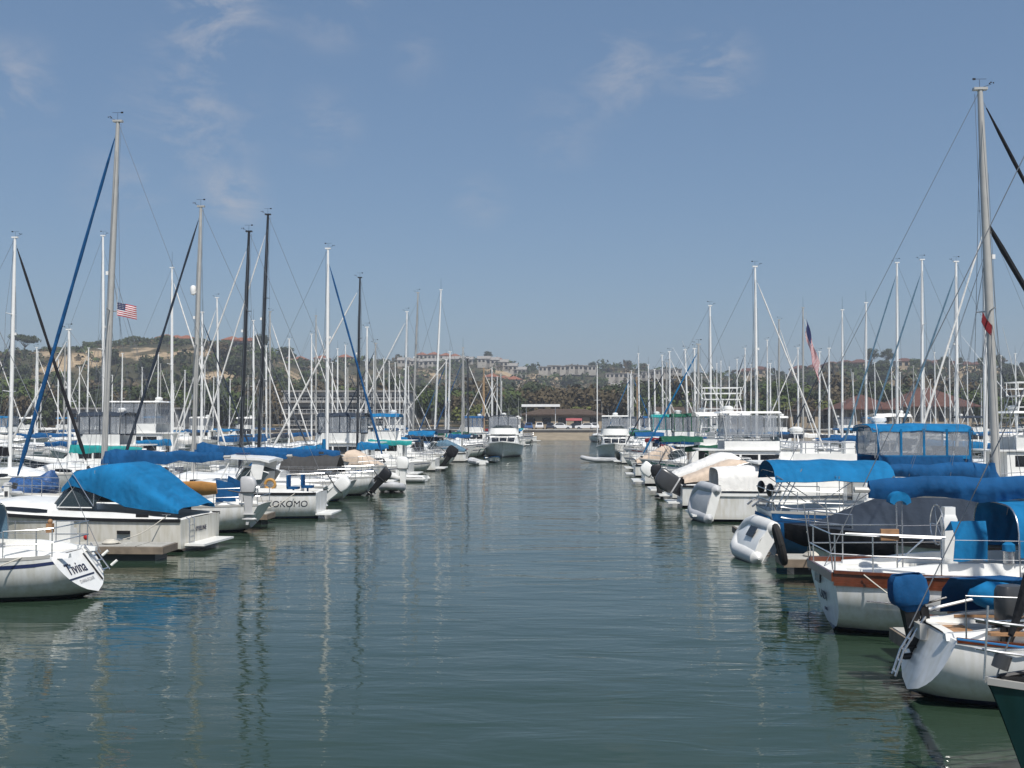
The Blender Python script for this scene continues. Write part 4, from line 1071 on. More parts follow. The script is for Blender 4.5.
def house_at(px, Y, w, d, h, wm, rm, roof, label, group, dz=0, rz=0):
    key = (wm.name, rm.name, roof, round(w)); L = hz(px, Y); L = (L[0], L[1], L[2] + dz)
    if key in hp: return duplicate(hp[key], L, rz, 1, label, group)
    hp[key] = building('hillside_house', label, 'house', L, rz, w, d, h, roof, wm, rm, 1, 3, group)
    return hp[key]
for px in range(404, 470, 9): house_at(px, 820, 9, 9, 3.6, wall_w, roof_g, 'gable', 'pale grey roofed house in the hillside row above the left trawler', 'houses on the hill', 1)
for px in range(484, 522, 9): house_at(px, 800, 9, 9, 3.6, wall_w, roof_g, 'gable', 'pale grey roofed house in the hillside row above the channel end', 'houses on the hill', 2)
for px in range(545, 598, 9): house_at(px, 815, 9, 9, 3.8, wall_w, roof_g, 'flat', 'pale flat roofed house in the hillside row right above the beach', 'houses on the hill', 3)
for px in range(612, 684, 9): house_at(px, 790, 9, 9, 3.8, wall_w, roof_g, 'flat', 'pale flat roofed house in the hillside row above the right trawler', 'houses on the hill', 3)
for px in range(618, 680, 12): house_at(px, 735, 9, 9, 3.4, wall_w, roof_g, 'gable', 'pale house in the lower terrace above the right trawler', 'houses on the hill', 2)
for px in (422, 434, 446, 455): house_at(px, 915, 10, 9, 5, wall_w, roof_r, 'hip', 'red roofed house on the hill crest above the left masts', 'houses on the hill', 2)
for px in (488, 497): house_at(px, 925, 10, 9, 5, wall_w, roof_r, 'hip', 'red roofed house on the crest left of the channel end', 'houses on the hill', 2)
for px in (492, 504, 514): house_at(px, 700, 10, 9, 4.5, wall_t, roof_r, 'hip', 'orange tiled house halfway up the slope behind the left trawler', 'houses on the hill', 4)
for px in (166, 176, 186, 232, 241, 250): house_at(px, 625, 10, 9, 4.5, wall_w, roof_r, 'hip', 'red roofed house behind the hedge on the left bluff', 'houses on the hill', 2)
for px in (262, 274, 288, 300, 322, 345): house_at(px, 760, 10, 9, 5, wall_t, roof_r, 'hip', 'red roofed house on the falling ridge right of the bluff', 'houses on the hill', 1)
for px in (747, 760, 800, 815, 832, 846, 860, 905, 925, 938, 952, 966, 980): house_at(px, 735, 12, 9, 4.5, wall_t, roof_m, 'hip', 'maroon roofed house along the crest of the right hill', 'houses on the hill', 1.5)
# long three-storey building behind the left docks
Y = 258; xa, xb = atY(284, 420, Y).x, atY(408, 420, Y).x
t = building('harbour_block', 'long grey three storey building with bands of windows behind the left docks', 'building', ((xa + xb) / 2, Y + 4, 2), 0, xb - xa, 9, 8.6, 'flat', wall_g, roof_g, 0, 0)
for s in range(3):
    z = 1.5 + 2.7 * s
    MB().box((0, -4.52, z + .35), (xb - xa - 1, .12, 1.05)).build('window', dark, t, smooth=False)
    a = MB(); a.box((0, -5.3, z - .75), (xb - xa, 1.6, .22)); a.build('balcony', wall_w, t, smooth=False)
    a = MB(); a.tube([(-(xb - xa) / 2, -6.05, z + .25), ((xb - xa) / 2, -6.05, z + .25)], .04, 4)
    for i in range(31): x = lerp(-(xb - xa) / 2, (xb - xa) / 2, i / 30); a.tube([(x, -6.05, z - .65), (x, -6.05, z + .25)], .03, 4)
    a.build('balcony_railing', mwhite, t)
a = MB()
for i in range(9): a.box((lerp(-(xb - xa) / 2 + .3, (xb - xa) / 2 - .3, i / 8), -4.75, 4.2), (.35, .5, 8.4))
a.build('pilaster', wall_g, t, smooth=False)
# buildings round the far car park
def lot_building(px0, px1, Y, d, h, roof, wm, rm, label, nwin, rh=2.2, over=.8):
    x0, x1 = atY(px0, 420, Y).x, atY(px1, 420, Y).x
    return building('harbour_building', label, 'building', ((x0 + x1) / 2, Y + d / 2, 2.05), 0, x1 - x0, d, h, roof, wm, rm, 1, nwin, None, over, rh)
lot_building(523, 602, 249, 8, 3.2, 'hip', wall_t, roof_b, 'low tan building with a brown roof behind the beach', 5, 1.3)
lot_building(658, 742, 255, 8, 3.4, 'gable', wall_t, roof_b, 'long low brown building behind the right trawler', 6, 1.6)
lot_building(846, 892, 243, 14, 4.4, 'hip', wall_t, roof_m, 'maroon roofed harbour building behind the right masts, narrower of two', 4, 3.2, 1.5)
lot_building(900, 972, 246, 14, 5.0, 'hip', wall_t, roof_m, 'wide maroon roofed harbour building behind the right masts', 6, 4.2, 1.5)
lot_building(70, 178, 258, 9, 4.5, 'flat', wall_g, roof_g, 'low grey flat roofed building below the left bluff', 8)
lot_building(790, 832, 258, 9, 4.0, 'flat', wall_t, roof_b, 'small tan flat roofed building left of the maroon roofs', 3)
# white fascia canopy beside the tan building
xa, xb = atY(522, 420, 243).x, atY(560, 420, 243).x
t = thing('canopy', 'white flat canopy on posts in front of the tan building', 'canopy', ((xa + xb) / 2, 243, 2.0))
MB().box((0, 0, 5.15), (xb - xa, 5, .55)).build('canopy_roof', mwhite, t, smooth=False)
for i in (0, 1): MB().tube([(lerp(-(xb - xa) / 2 + 1, (xb - xa) / 2 - 1, i), -1.5, 0), (lerp(-(xb - xa) / 2 + 1, (xb - xa) / 2 - 1, i), -1.5, 5)], .07, 6).build('post', mwhite, t)
# red shade awning among the cars
xa, xb = atY(566, 420, 233).x, atY(582, 420, 233).x
t = thing('awning', 'faded red shade awning on four poles beside the beach car park', 'awning', ((xa + xb) / 2, 233, 1.95))
awn = mat('red_awning', (.36, .09, .09), .8)
w = (xb - xa) / 2; MB().grid([[(-w, -1.5, 1.9), (-w, 0, 2.35), (-w, 1.5, 1.9)], [(0, -1.5, 1.86), (0, 0, 2.4), (0, 1.5, 1.86)], [(w, -1.5, 1.9), (w, 0, 2.35), (w, 1.5, 1.9)]], .04).build('awning_cloth', awn, t)
for sx in (-1, 1):
    for sy in (-1, 1): MB().tube([(sx * w * .95, sy * 1.45, 0), (sx * w * .95, sy * 1.45, 1.92)], .04, 5).build('pole', mwhite, t)
# parked cars
CARC = {'white': (.75, .75, .75), 'silver': (.45, .46, .47), 'dark': (.03, .035, .05), 'red': (.35, .02, .02), 'blue': (.04, .1, .25)}
def car(color, loc, rz):
    t = thing('parked_car', color + ' car parked behind the far beach kerb', 'car', loc, rz, 'cars parked behind the beach')
    pm = mat(color + '_car_paint', CARC[color], .25, var=.04, coat=.6)
    a = MB(); prof = [(-2.15, .35), (-2.2, .62), (-2.1, .85), (-.95, .95), (1.6, .98), (2.1, .88), (2.15, .35)]
    a.loft([[(x, y * (.97 if z > .8 else 1), z) for x, z in prof] for y in (-.86, -.84, .84, .86)]); a.build('body', pm, t)
    a = MB(); S = [(-.9, .94), (-.25, 1.42), (1.05, 1.45), (1.65, .97)]; a.loft([[(x, y * (.84 if z > 1.2 else 1), z) for x, z in S] for y in (-.76, .76)]); cb = a.build('cabin', pm, t)
    a = MB()
    for sd in (1, -1): a.poly([(x, sd * y, z) for x, y, z in ((-.62, .757, 1.0), (1.4, .757, 1.0), (1.0, .655, 1.38), (-.2, .655, 1.38))][::sd], .005)
    a.poly([(-.9, -.62, 1.0), (-.9, .62, 1.0), (-.33, .54, 1.38), (-.33, -.54, 1.38)], .005); a.build('window', dark, cb, smooth=False)
    for sx in (-1.35, 1.35):
        for sd in (1, -1):
            w = MB().tube([(sx, sd * .68, .32), (sx, sd * .87, .32)], .32, 14).build('wheel', tyre, t); MB().tube([(sx, sd * .86, .32), (sx, sd * .885, .32)], .17, 10).build('rim', steel, w)
    return t
cars = {}; rng = random.Random(3); cpx = 508
while cpx < 660:
    c = rng.choice(['white', 'white', 'silver', 'silver', 'dark', 'dark', 'blue']); Y = rng.choice([231, 231.6, 238]); x = atY(cpx, 420, Y).x; loc = (x, Y, 1.94 if Y < 235 else 2.0); rz = rng.choice([0, PI, PI / 2, PI / 2])
    if c in cars: duplicate(cars[c], loc, rz)
    else: cars[c] = car(c, loc, rz)
    cpx += rng.uniform(8, 13)
# ------------------------------------------------------------------ docks
dockside = mat('dock_timber', (.20, .16, .12), .8, var=.3, vscale=4)
def finger(name, label, x0, x1, y, w=1.1, group=None, z=.42):
    t = thing(name, label, 'dock', ((x0 + x1) / 2, y, 0), 0, group); L = abs(x1 - x0)
    MB().box((0, 0, z - .06), (L, w, .12)).build('deck', concrete, t, smooth=False)
    a = MB()
    for sd in (1, -1): a.box((0, sd * (w / 2 + .025), z - .12), (L, .05, .2))
    for sd in (1, -1): a.box((sd * (L / 2 + .025), 0, z - .12), (.05, w + .1, .2))
    a.build('timber_edge', dockside, t, smooth=False)
    a = MB(); a.box((0, 0, .1), (L * .96, w * .85, .42))
    a.build('float', dkgrey, t, smooth=False)
    for sx, sd in ((-.35, 1), (.35, 1), (0, -1)):
        a = MB(); a.tube([(sx * L - .13, sd * w * .4, z + .07), (sx * L + .13, sd * w * .4, z + .07)], .025, 5); a.box((sx * L, sd * w * .4, z + .03), (.08, .05, .07)); a.build('cleat', steel, t)
    return t
def EL(Y): return -10.9 if Y < 65 else lerp(-10.9, -5.6, sstep(60, 215, Y) if Y < 215 else 1)
def ER(Y): return 5.0
fl = []
for side, Y in [('L', 31.3), ('L', 42.1), ('L', 51.4)] + [('L', 60 + 9.2 * k) for k in range(16)] + [('R', 18.9), ('R', 29.4), ('R', 37.2), ('R', 48)] + [('R', 57 + 9.2 * k) for k in range(17)]:
    xs = (-22.6, EL(Y) - .6) if side == 'L' else (ER(Y) + .6, 17.4)
    words = {('L', 31.3): 'grey finger dock in front of the blue covered motor cruiser', ('L', 42.1): 'grey finger dock beside the white boat lettered KOKOMO',
             ('R', 18.9): 'grey finger dock between the varnished railed yacht and the small sloop'}.get((side, Y), 'grey floating finger dock between boats of the %s front row' % ('left' if side == 'L' else 'right'))
    finger('finger_dock', words, xs[0], xs[1], Y, 1.1, 'finger docks')
for side, x, nm in (('L', -23.6, 'left'), ('R', 18.4, 'right')):
    t = thing('main_dock', 'long floating walkway behind the %s front row of boats' % nm, 'dock', (x, 118, 0))
    MB().box((0, 0, .4), (2.0, 200, .14)).build('deck', concrete, t, smooth=False)
    a = MB(); a.box((1.03, 0, .33), (.06, 200, .22)); a.box((-1.03, 0, .33), (.06, 200, .22)); a.build('timber_edge', dockside, t, smooth=False)
    a = MB(); a.box((0, 0, .1), (1.7, 199, .4))
    a.build('float', dkgrey, t, smooth=False)
dbx = {}
for i, (side, Y) in enumerate([('L', 33), ('L', 44), ('L', 52.5), ('L', 62), ('L', 71), ('R', 38.5), ('R', 49.5), ('R', 58), ('R', 67)]):
    x = -22.9 if side == 'L' else 17.9
    t = thing('dock_box', 'white locker standing on the %s walkway' % ('left' if side == 'L' else 'right'), 'dock box', (x, Y, .47), 0, 'dock lockers')
    MB().box((0, 0, .25), (.6, 1.2, .5)).build('body', gel, t, smooth=False); MB().box((0, 0, .545), (.68, 1.28, .09), taper=.9).build('lid', gel, t, smooth=False)

pp0 = None
for side, Y in (('L', 31.3), ('L', 42.1), ('L', 51.4), ('L', 60), ('R', 29.4), ('R', 37.2), ('R', 48), ('R', 57)):
    x = -21.9 if side == 'L' else 16.8; lab = 'white power post at the inner end of a %s finger dock' % ('left' if side == 'L' else 'right')
    if pp0: duplicate(pp0, (x, Y, .42), 0, 1, lab); continue
    pp0 = thing('power_post', lab, 'power post', (x, Y, .42), 0, 'power posts'); MB().box((0, 0, .5), (.24, .24, 1.0), taper=.9).build('body', gel, pp0, smooth=False); MB().box((0, 0, 1.07), (.27, .27, .13), taper=.7).build('lamp_cap', ltgrey, pp0, smooth=False); MB().box((0, -.125, .7), (.13, .02, .2)).build('socket', dkgrey, pp0, smooth=False)
for (x, Y, r0, nm) in ((-13.2, 31.3, .26, 'near the bright blue canvas cruiser'), (-12.4, 42.1, .22, 'beside the lettered fishing boat'), (6.4, 29.4, .24, 'beside the tyre fender')):
    t = thing('coiled_line', 'coil of rope lying on the grey finger dock ' + nm, 'rope', (x, Y, .43)); a = MB()
    a.tube([(r0 * (1 - k / 130) * math.cos(k * .45), r0 * (1 - k / 130) * math.sin(k * .45), .02 + .0012 * k) for k in range(70)], .018, 5); a.build('coil', rope, t)

# ------------------------------------------------------------------ LEFT, near boats
# 1. sloop with the lettered transom
loc, rz = (-10.55, 24.6, 0), PI
b1, H1 = sailboat(loc, rz, 9.2, 'white sloop with lettered transom and slate blue dodger, nearest on the left', B=3.1, hull=h_grey, trans_m=gel, mm=mwhite, mast=None, mx=.62, mast_h=12.5, cover=cv_slate, hood=cv_slate, rev=.75, stern=.1, tw=.66, tup=.12, fs=1.0, fb=1.3, detail=2, spread=1, stripe=s_navy, wheel_on=False, jib=cv_white, boom_len=3.2, seed=4)
def transom_frame(H, v=.45, side=0):
    a = H.pt(0, .1, 1); b = H.pt(0, .1, -1); lo = (H.pt(0, .8, 1) + H.pt(0, .8, -1)) / 2; hi = (a + b) / 2
    up = (hi - lo).normalized(); xd = Vector((0, -1, 0)); n = xd.cross(up).normalized(); return lerp(hi, lo, v), xd, up, n
c, xd, up, n = transom_frame(H1, .40)
lettering('Tivina', .40, ink, b1, c + xd * -.30 + n * .012, xd, up, .15)
MB().poly([c + n * .012 + xd * q + up * z for q, z in ((-.9, -.21), (.34, -.21), (.34, -.245), (-.9, -.245))], .004).build('name_underline', ink, b1, smooth=False)
lettering('DANA POINT', .12, ltgrey, b1, c + xd * -.15 + up * -.34 + n * .012, xd, up, 0)
a = MB()      # boarding ladder folded on the transom
for q in (.62, .95): a.tube([c + n * .08 + xd * q + up * .48, c + n * .10 + xd * q + up * -.3], .017, 6)
for z in (-.25, 0, .25): a.tube([c + n * .09 + xd * .62 + up * z, c + n * .09 + xd * .95 + up * z], .02, 6)
a.build('boarding_ladder', steel, b1)
a = MB(); a.tube([c + n * .01 + xd * .45 + up * .3, c + n * .02 + xd * .47 + up * -.1, c + n * .02 + xd * .5 + up * -.45], .022, 6); a.build('rudder_strap', black, b1)
a = MB()
for q in (1.15, 1.25): a.tube([c + n * .05 + xd * q + up * (.1 - (q - 1.15) * 3), c + n * .22 + xd * (q + .05) + up * (.12 - (q - 1.15) * 3)], .035, 7)
a.build('swim_step', gel, b1)
a = MB(); p = H1.pt(.02, 0, 1); a.box((p.x + .05, .75, p.z + .62), (.13, .13, .2)); a.sphere((p.x + .05, .75, p.z + .76), .06, 8, 5); a.build('stern_lamp', teak, b1)
a = MB(); a.tube([H1.pt(.1, 0, 1) + Vector((0, 0, .05)), (2.6, 2.6, .42)], .015, 5); a.build('mooring_line', rope, b1)
fender(b1, (3.1, 1.72, .35), rubberw, .55, .12)
# 2. motor cruiser under bright blue canvas
loc, rz = (-11.55, 34.2, 0), PI - R(5)
b2, H2 = express(loc, rz, 9.6, 'cream motor cruiser with bright blue cockpit canvas and swim platform on the left', B=3.3, hull=h_cream, canvas=None, cover=False, fs=.98, fb=1.35)
w = 3.3 * .40; zt = 2.55; a = MB(); rows = []
prof = [(4.1, 1.75, 1.95, .80), (3.7, 1.95, 2.42, .9), (2.9, 1.75, 2.58, .96), (2.2, 1.5, 2.66, 1.0), (1.85, 1.36, 2.58, 1.0), (1.3, 1.26, 2.17, 1.02), (.7, 1.2, 1.73, 1.02), (.12, 1.14, 1.30, 1.02)]
pp = []
for (x, z0, z1, k), (x2, z02, z12, k2) in zip(prof, prof[1:]):
    for j in range(3): u = j / 3; pp.append((lerp(x, x2, u), lerp(z0, z02, u), lerp(z1, z12, u), lerp(k, k2, u)))
pp.append(prof[-1])
for i, (x, z0, z1, k) in enumerate(pp):
    row = arch(x, w * k, z0, z1, 20, .42)
    rows.append([p + wob(p, 1.1, .05) + wob(p, 3.1, .018) for p in row])
a.grid(rows, .012); a.build('cockpit_cover', cv_blue, b2, ang=70)
a = MB()
for sd in (1, -1):
    for xx in (3.7, 2.9): a.tube([(2.9, sd * w * .98, 1.35), (xx, sd * w * .93, 2.45)], .014, 5)
a.build('canopy_frame', steel, b2)
lettering('STEELINE', .2, ink, b2, (-.012, .0, .60), (0, -1, 0), (0, 0, 1))
for sd in (1, -1):
    MB().box((1.75, sd * 1.60, .60), (.42, .03, .10)).build('vent', black, b2, smooth=False)
    MB().box((1.2, sd * 1.515, 1.10), (.4, .03, .1)).build('vent', black, b2, smooth=False)
a = MB(); a.tube([(.5, 1.5, .98), (.42, 1.5, 1.14)], .018, 5); a.box((.44, 1.5, 1.14), (.28, .03, .03)); a.build('cleat', steel, b2)
a = MB()
for z in (.25, .42, .6, .78): a.tube([(-.06, .95, z), (-.06, .6, z)], .015, 5)
for y in (.95, .6): a.tube([(-.06, y, .2), (-.06, y, .95), (.05, y, 1.02)], .015, 5)
a.build('boarding_ladder', steel, b2)
MB().sphere((2.9, 1.72, .46), (.08, .05, .1), 8, 6).build('red_lamp', red, b2)
# 3. sloop with the tall grey mast, blue furled jib
loc, rz = (-10.9, 39.2, 0), PI
b3, H3 = sailboat(loc, rz, 9.4, 'white sloop with grey mast, bright blue furled jib and grey outboard on its stern', B=2.9, hull=h_white, mm=alu, mast=(103, 118, 122), cover=cv_royal, jib=cv_royal, jib_r=.085, rad=.11, spread=1, boom_z=1.75, boom_len=4.6, hm=.5, jib_top=.985, fs=1.0, fb=1.3, seed=2, wr=.007, boom_tilt=.15)
outboard_parts(thing('outboard_motor', 'grey outboard motor clamped to the stern of the sloop with blue furled jib', 'outboard motor', (loc[0] - .42, loc[1] - .98, 1.42), PI), ltgrey, ltgrey, (0, 0, 0), 1.1, 0)
t = thing('paddle_board', 'tan varnished board lashed along the rail of the blue jib sloop', 'board', (-13.2, 37.75, 1.62), PI); t.rotation_euler = (R(68), 0, PI)
a = MB(); a.loft([[(x, y * k, z) for y, z in ((-.28, 0), (-.2, .05), (.2, .05), (.28, 0), (.2, -.05), (-.2, -.05))] for x, k in ((-1.0, .75), (-.5, 1), (.3, .95), (.8, .6), (1.05, .08))]); a.build('board', tanboard, t)
for q in ((((1.1, -.62, 1.0), (1.1, -.62, 1.75)), ((1.75, -.8, 1.0), (1.6, -.8, 1.95))), (((.9, .5, 1.1), (1.0, .5, 1.75)), ((1.5, .9, 1.1), (1.5, .9, 1.9)))):
    MB().grid([list(r) for r in q], .02).build('spray_cloth', cv_royal, b3)
MB().box((2.4, .98, 1.28), (.55, .03, .22)).build('wooden_panel', wood, b3, smooth=False)
# flag on its halyard under the spreader
def flag(loc, rz, label, w=.75, h=.46, droop=False):
    t = thing('flag', label, 'flag', loc, rz); fr = mat('flag_red', (.42, .02, .035), .8); fw = mat('flag_white', (.72, .72, .72), .8); fb_ = mat('flag_blue', (.015, .025, .10), .8)
    a = MB(); n, m = 16, 13
    def P(u, v):
        x = u * w; z = -v * h - .22 * u * w; y = .05 * math.sin(u * 9) * u + .03 * math.sin(u * 5 + v * 3)
        if droop: x = u * w * .25 + .06 * math.sin(v * 6 + u * 8); z = -v * h - u * w * .9; y = .08 * math.sin(u * 14)
        return (x, y, z)
    for i in range(n):
        for j in range(m):
            a.cur = 2 if (i < n * .42 and j < 7) else (0 if j % 2 == 0 else 1)
            a.add([P(i / n, j / m), P((i + 1) / n, j / m), P((i + 1) / n, (j + 1) / m), P(i / n, (j + 1) / m)], [(0, 1, 2, 3)])
    a.build('cloth', [fr, fw, fb_], t)
    MB().tube([(0, 0, .5), (0, 0, -h * 1.2)], .008, 4).build('halyard', rope, t); return t
f = flag(atY(117, 302, 38.9), 0, 'stars and stripes flag flying beside the tall grey mast on the left', .72, .48)
# canton stars
a = MB(); k = 0
for i in range(5):
    for j in range(4):
        a.box((.04 + i * .055, -.012, -.03 - j * .06 - .01 * i), (.018, .006, .018))
a.build('stars', gel, f, smooth=False)
# 4. KOKOMO
loc, rz = (-10.15, 45.0, 0), PI
b4, H4 = express(loc, rz, 7.4, 'white fishing boat lettered KOKOMO with a small hardtop', B=2.8, hull=h_white, canvas=None, cover=False, fs=1.05, fb=1.35, hard=False, name='fishing_boat', cat='fishing boat', kind='sail', tw=.74)
conform(lettering('KOKOMO', .36, ink, b4, H4.pt(.155, .30, 1), (-1, 0, 0), (0, 0, 1), .12, .002, space=1.0), H4, 1)
a = MB(); S = [(1.9, 2.36), (2.3, 2.46), (3.6, 2.52), (4.2, 2.42)]; a.loft([[(x, y, z + .06 * (1 - abs(y) / 1.1)) for x, z in S] + [(x, y, z - .1 + .06 * (1 - abs(y) / 1.1)) for x, z in S[::-1]] for y in (-1.1, -.9, 0, .9, 1.1)]); ht = a.build('hardtop', gel, b4)
for sd in (1, -1):
    MB().loft([[(x, sd * 1.0, z), (x + .5, sd * 1.0, z), (x + .5, sd * .94, z), (x, sd * .94, z)] for x, z in ((2.3, 1.2), (2.1, 2.38))]).build('side_wing', gel, ht)
    MB().tube([(3.9, sd * 1.0, 1.6), (3.5, sd * .98, 2.42)], .03, 5).build('post', gel, ht)
MB().box((3.3, 0, 2.62), (.5, .5, .03)).build('hatch', s_navy, ht, smooth=False)
for (x, y) in ((1.1, .3), (.7, -.5)):
    a = MB(); a.box((x, y, 1.22), (.45, .45, .1)); a.box((x + .2, y, 1.48), (.08, .45, .5)); a.tube([(x, y, .6), (x, y, 1.2)], .04, 6); a.build('seat', cv_royal, b4)
a = MB(); a.tube([(.1 * math.sin(q) * 0 + 1.85 + .2 * math.cos(q), 1.1, 1.4 + .2 * math.sin(q)) for q in [k * PI / 8 for k in range(17)]], .06, 8); a.build('life_ring', yellow, b4)
fender(b4, (3.1, 1.42, .5), gel, .6, .13)
# 5..7 sloops with grey, black, black and white masts
loc, rz = (-10.9, 49.6, 0), PI
b5, _ = sailboat(loc, rz, 9.8, 'white sloop with grey mast carrying a white radome and a navy furled jib', hull=h_white, mm=alu, mast=(193, 201, 207), cover=cv_royal, jib=cv_navy, jib_r=.075, rad=.105, spread=1, radome=.70, jib_top=.98, fs=1.0, fb=1.35, seed=7, hood=cv_royal, boom_z=1.5, hm=.8)
outboard((-10.4, 48.9, 1.0), PI, 'white outboard motor tilted up on the stern of the radome sloop', gel, gel, 1.25, R(-48))
loc, rz = (-10.6, 54.0, 0), PI
b6, _ = sailboat(loc, rz, 9.6, 'white sloop with the shorter of two neighbouring black masts', hull=h_white_b, mm=mblack, mast=(240, 249, 232), cover=cv_royal, jib=cv_white, jib_r=.05, rad=.1, spread=2, fs=1.0, fb=1.3, seed=9, stripe=s_blue, boom_z=1.55)
loc, rz = (-10.2, 58.2, 0), PI
b7, H7 = sailboat(loc, rz, 10.0, 'white sloop with the taller black mast and a grey boom tent', hull=h_white, mm=mblack, mast=(258, 268, 215), cover=cv_royal, jib=cv_white, jib_r=.05, rad=.1, spread=2, fs=1.0, fb=1.3, seed=12, bim=None, boom_z=1.4)
a = MB(); rows = []
for i in range(9):
    x = lerp(1.9, 4.9, i / 8); rows.append([(x + .25 * math.sin(i) * .1, y, z + .05 * math.sin(i * 2.3 + k)) for k, (y, z) in enumerate(((1.15, 1.15), (1.12, 1.45), (.62, 1.85), (.0, 2.15), (-.62, 1.85), (-1.12, 1.45), (-1.15, 1.15)))])
a.grid(rows, .012); a.build('boom_tent', cv_grey, b7, ang=60)
outboard((-9.9, 57.6, .95), PI, 'black outboard motor tilted up on the stern of the boom tent sloop', black, black, 1.2, R(-40))
L = 9.6; loc, rz = berth('L', 63.4, L, 'bow', -10.5)
b8, _ = sailboat(loc, rz, L, 'white sloop lying bow out with blue sheer stripe and royal blue furled jib', hull=h_white, mm=mwhite, mast=(327, 328, 249), cover=cv_blue, jib=cv_royal, jib_r=.08, rad=.1, spread=1, fs=1.0, fb=1.35, stripe=s_blue, seed=15, hm=.7, climb=.9, boom_z=1.2)
fender(b8, (8.2, -.95, .5), gel, .6, .14)
inflatable((-10.0, 62.2, .22), (0, 0, R(-80)), 'grey inflatable dinghy floating under the bow of the blue striped sloop', 2.9, 1.5, .21, rubber)

# ------------------------------------------------------------------ RIGHT, near boats
# green bow
L = 8.5; loc, rz = (4.45 + L + .02, 12.1, 0), PI
g0, G0 = sailboat(loc, rz, L, 'dark green hulled sloop with black furled jib, only its bow in view', B=2.7, hull=h_green, mm=alu, mast=None, mx=.6, mast_h=11.5, cover=cv_black, jib=cv_black, jib_r=.075, fs=.95, fb=1.2, bowo=.4, stern=.4, rail=True, well=False, boom_len=2.6, seed=3)
a = MB(); q = G0.pt(1, 0); a.tube([q + Vector((.06, .05, .04)), q + Vector((.0, .03, .82))], .012, 6); a.build('light_staff', steel, g0)
a = MB(); q = G0.pt(.95, 0); rng = random.Random(2)
a.box((q.x + .05, 0, q.z + .06), (.5, .14, .07)); a.tube([(q.x + .3, 0, q.z + .08), (q.x - .3, .06, q.z + .2)], .03, 6)
for k in range(14): a.sphere((q.x - .1 - k * .05 + rng.uniform(-.05, .05), rng.uniform(-.1, .1), q.z + .08 + rng.uniform(0, .08)), .045, 6, 4)
a.tube([(q.x - .25, -.16, q.z + .14), (q.x - .25, .16, q.z + .14)], .07, 8); a.build('anchor_gear', black, g0)
# small sloop with two covered outboards
loc, rz = (4.88, 16.35, 0), 0
g1, G1 = sailboat(loc, rz, 7.2, 'small white sloop with teak trim and a blue covered outboard on its raked transom', B=2.35, hull=h_white, mm=mwhite, mast=None, mx=.6, mast_h=9.5, cover=cv_blue, wood_rail=True, rev=.42, stern=.02, tw=.80, tup=.10, fs=.98, fb=1.1, detail=2, rail=False, jib=cv_white, cab_h=.42, boom_len=2.4, seed=8, boom_z=1.3)
outboard((5.16, 16.75, 1.22), 0, 'black outboard motor with a royal blue canvas cover on a lifting bracket', black, black, .87, R(-6), cv_royal)
c, xd, up, n = transom_frame(G1, .45)
a = MB()
for q in (-.18, -.34): a.tube([c + n * .12 + xd * q + up * .5, c + n * .2 + xd * q + up * -.1, c + n * .16 + xd * q + up * -.48], .018, 6)
for z in (-.42, -.25, -.08, .1): a.tube([c + n * .17 + xd * -.18 + up * z, c + n * .17 + xd * -.34 + up * z], .02, 6)
a.build('boarding_ladder', steel, g1)
a = MB(); a.box(c + n * .1 + xd * -.25 + up * .28, (.1, .4, .22)); a.build('motor_bracket', alu, g1)
t = outboard((6.1, 15.7, 1.14), R(200), 'dark grey outboard motor stowed upright on the stern rail of the small sloop', dkgrey, black, 1.05, 0)
a = MB()
for sd in (1, -1): a.tube([G1.pt(.03, 0, sd) + Vector((0, -.06 * sd, 0)), G1.pt(.03, 0, sd) + Vector((0, -.06 * sd, .62)), G1.pt(.2, 0, sd) + Vector((0, -.06 * sd, .66)), G1.pt(.2, 0, sd) + Vector((0, -.06 * sd, 0))], .013, 6)
a.tube([G1.pt(.2, 0, -1) + Vector((0, .06, .62)), (6.1 - 4.88, -.65, 1.15)], .02, 6); a.build('stern_rail', steel, g1)
for (x, y, z, sx, sy) in ((.75, .0, .86, .5, 1.3), (1.5, -.72, 1.0, 1.2, .3), (1.5, .72, 1.0, 1.2, .3)): MB().box((x, y, z + .06), (sx, sy, .04)).build('teak_slat_seat', teak, g1, smooth=False)
a = MB(); a.sphere((1.35, .05, 1.45), (.42, .2, .2), 14, 8); a.v = [tuple(Vector(p) + wob(p, 4, .05)) for p in a.v]; a.build('tiller_cover', cv_blue, g1)
a = MB(); a.tube([(.35, .02, 1.25), (.9, .04, 1.38), (1.3, .05, 1.45)], .022, 6); a.build('tiller', mwhite, g1)
a = MB(); rows = []
for i in range(12):
    x = lerp(.85, 5.2, i / 11); rows.append([Vector((x, y, z)) + wob((x, y, z), 2.2, .05) for y, z in ((.25, 1.66 - .01 * i), (.62, 1.62), (.98, 1.38), (1.05, 1.06))])
a.grid(rows, .012); rows = [[Vector((p.x * 1 + 1.0, -p.y, p.z)) for p in r] for r in rows[2:]]; a.grid(rows, .012); a.build('cockpit_awning', cv_royal, g1, ang=70)
a = MB(); a.tube([(.4, -1.0, 1.02), (1.2, -1.16, .95), (2.4, -1.2, .98)], .016, 5); a.build('blue_line', ropeb, g1)
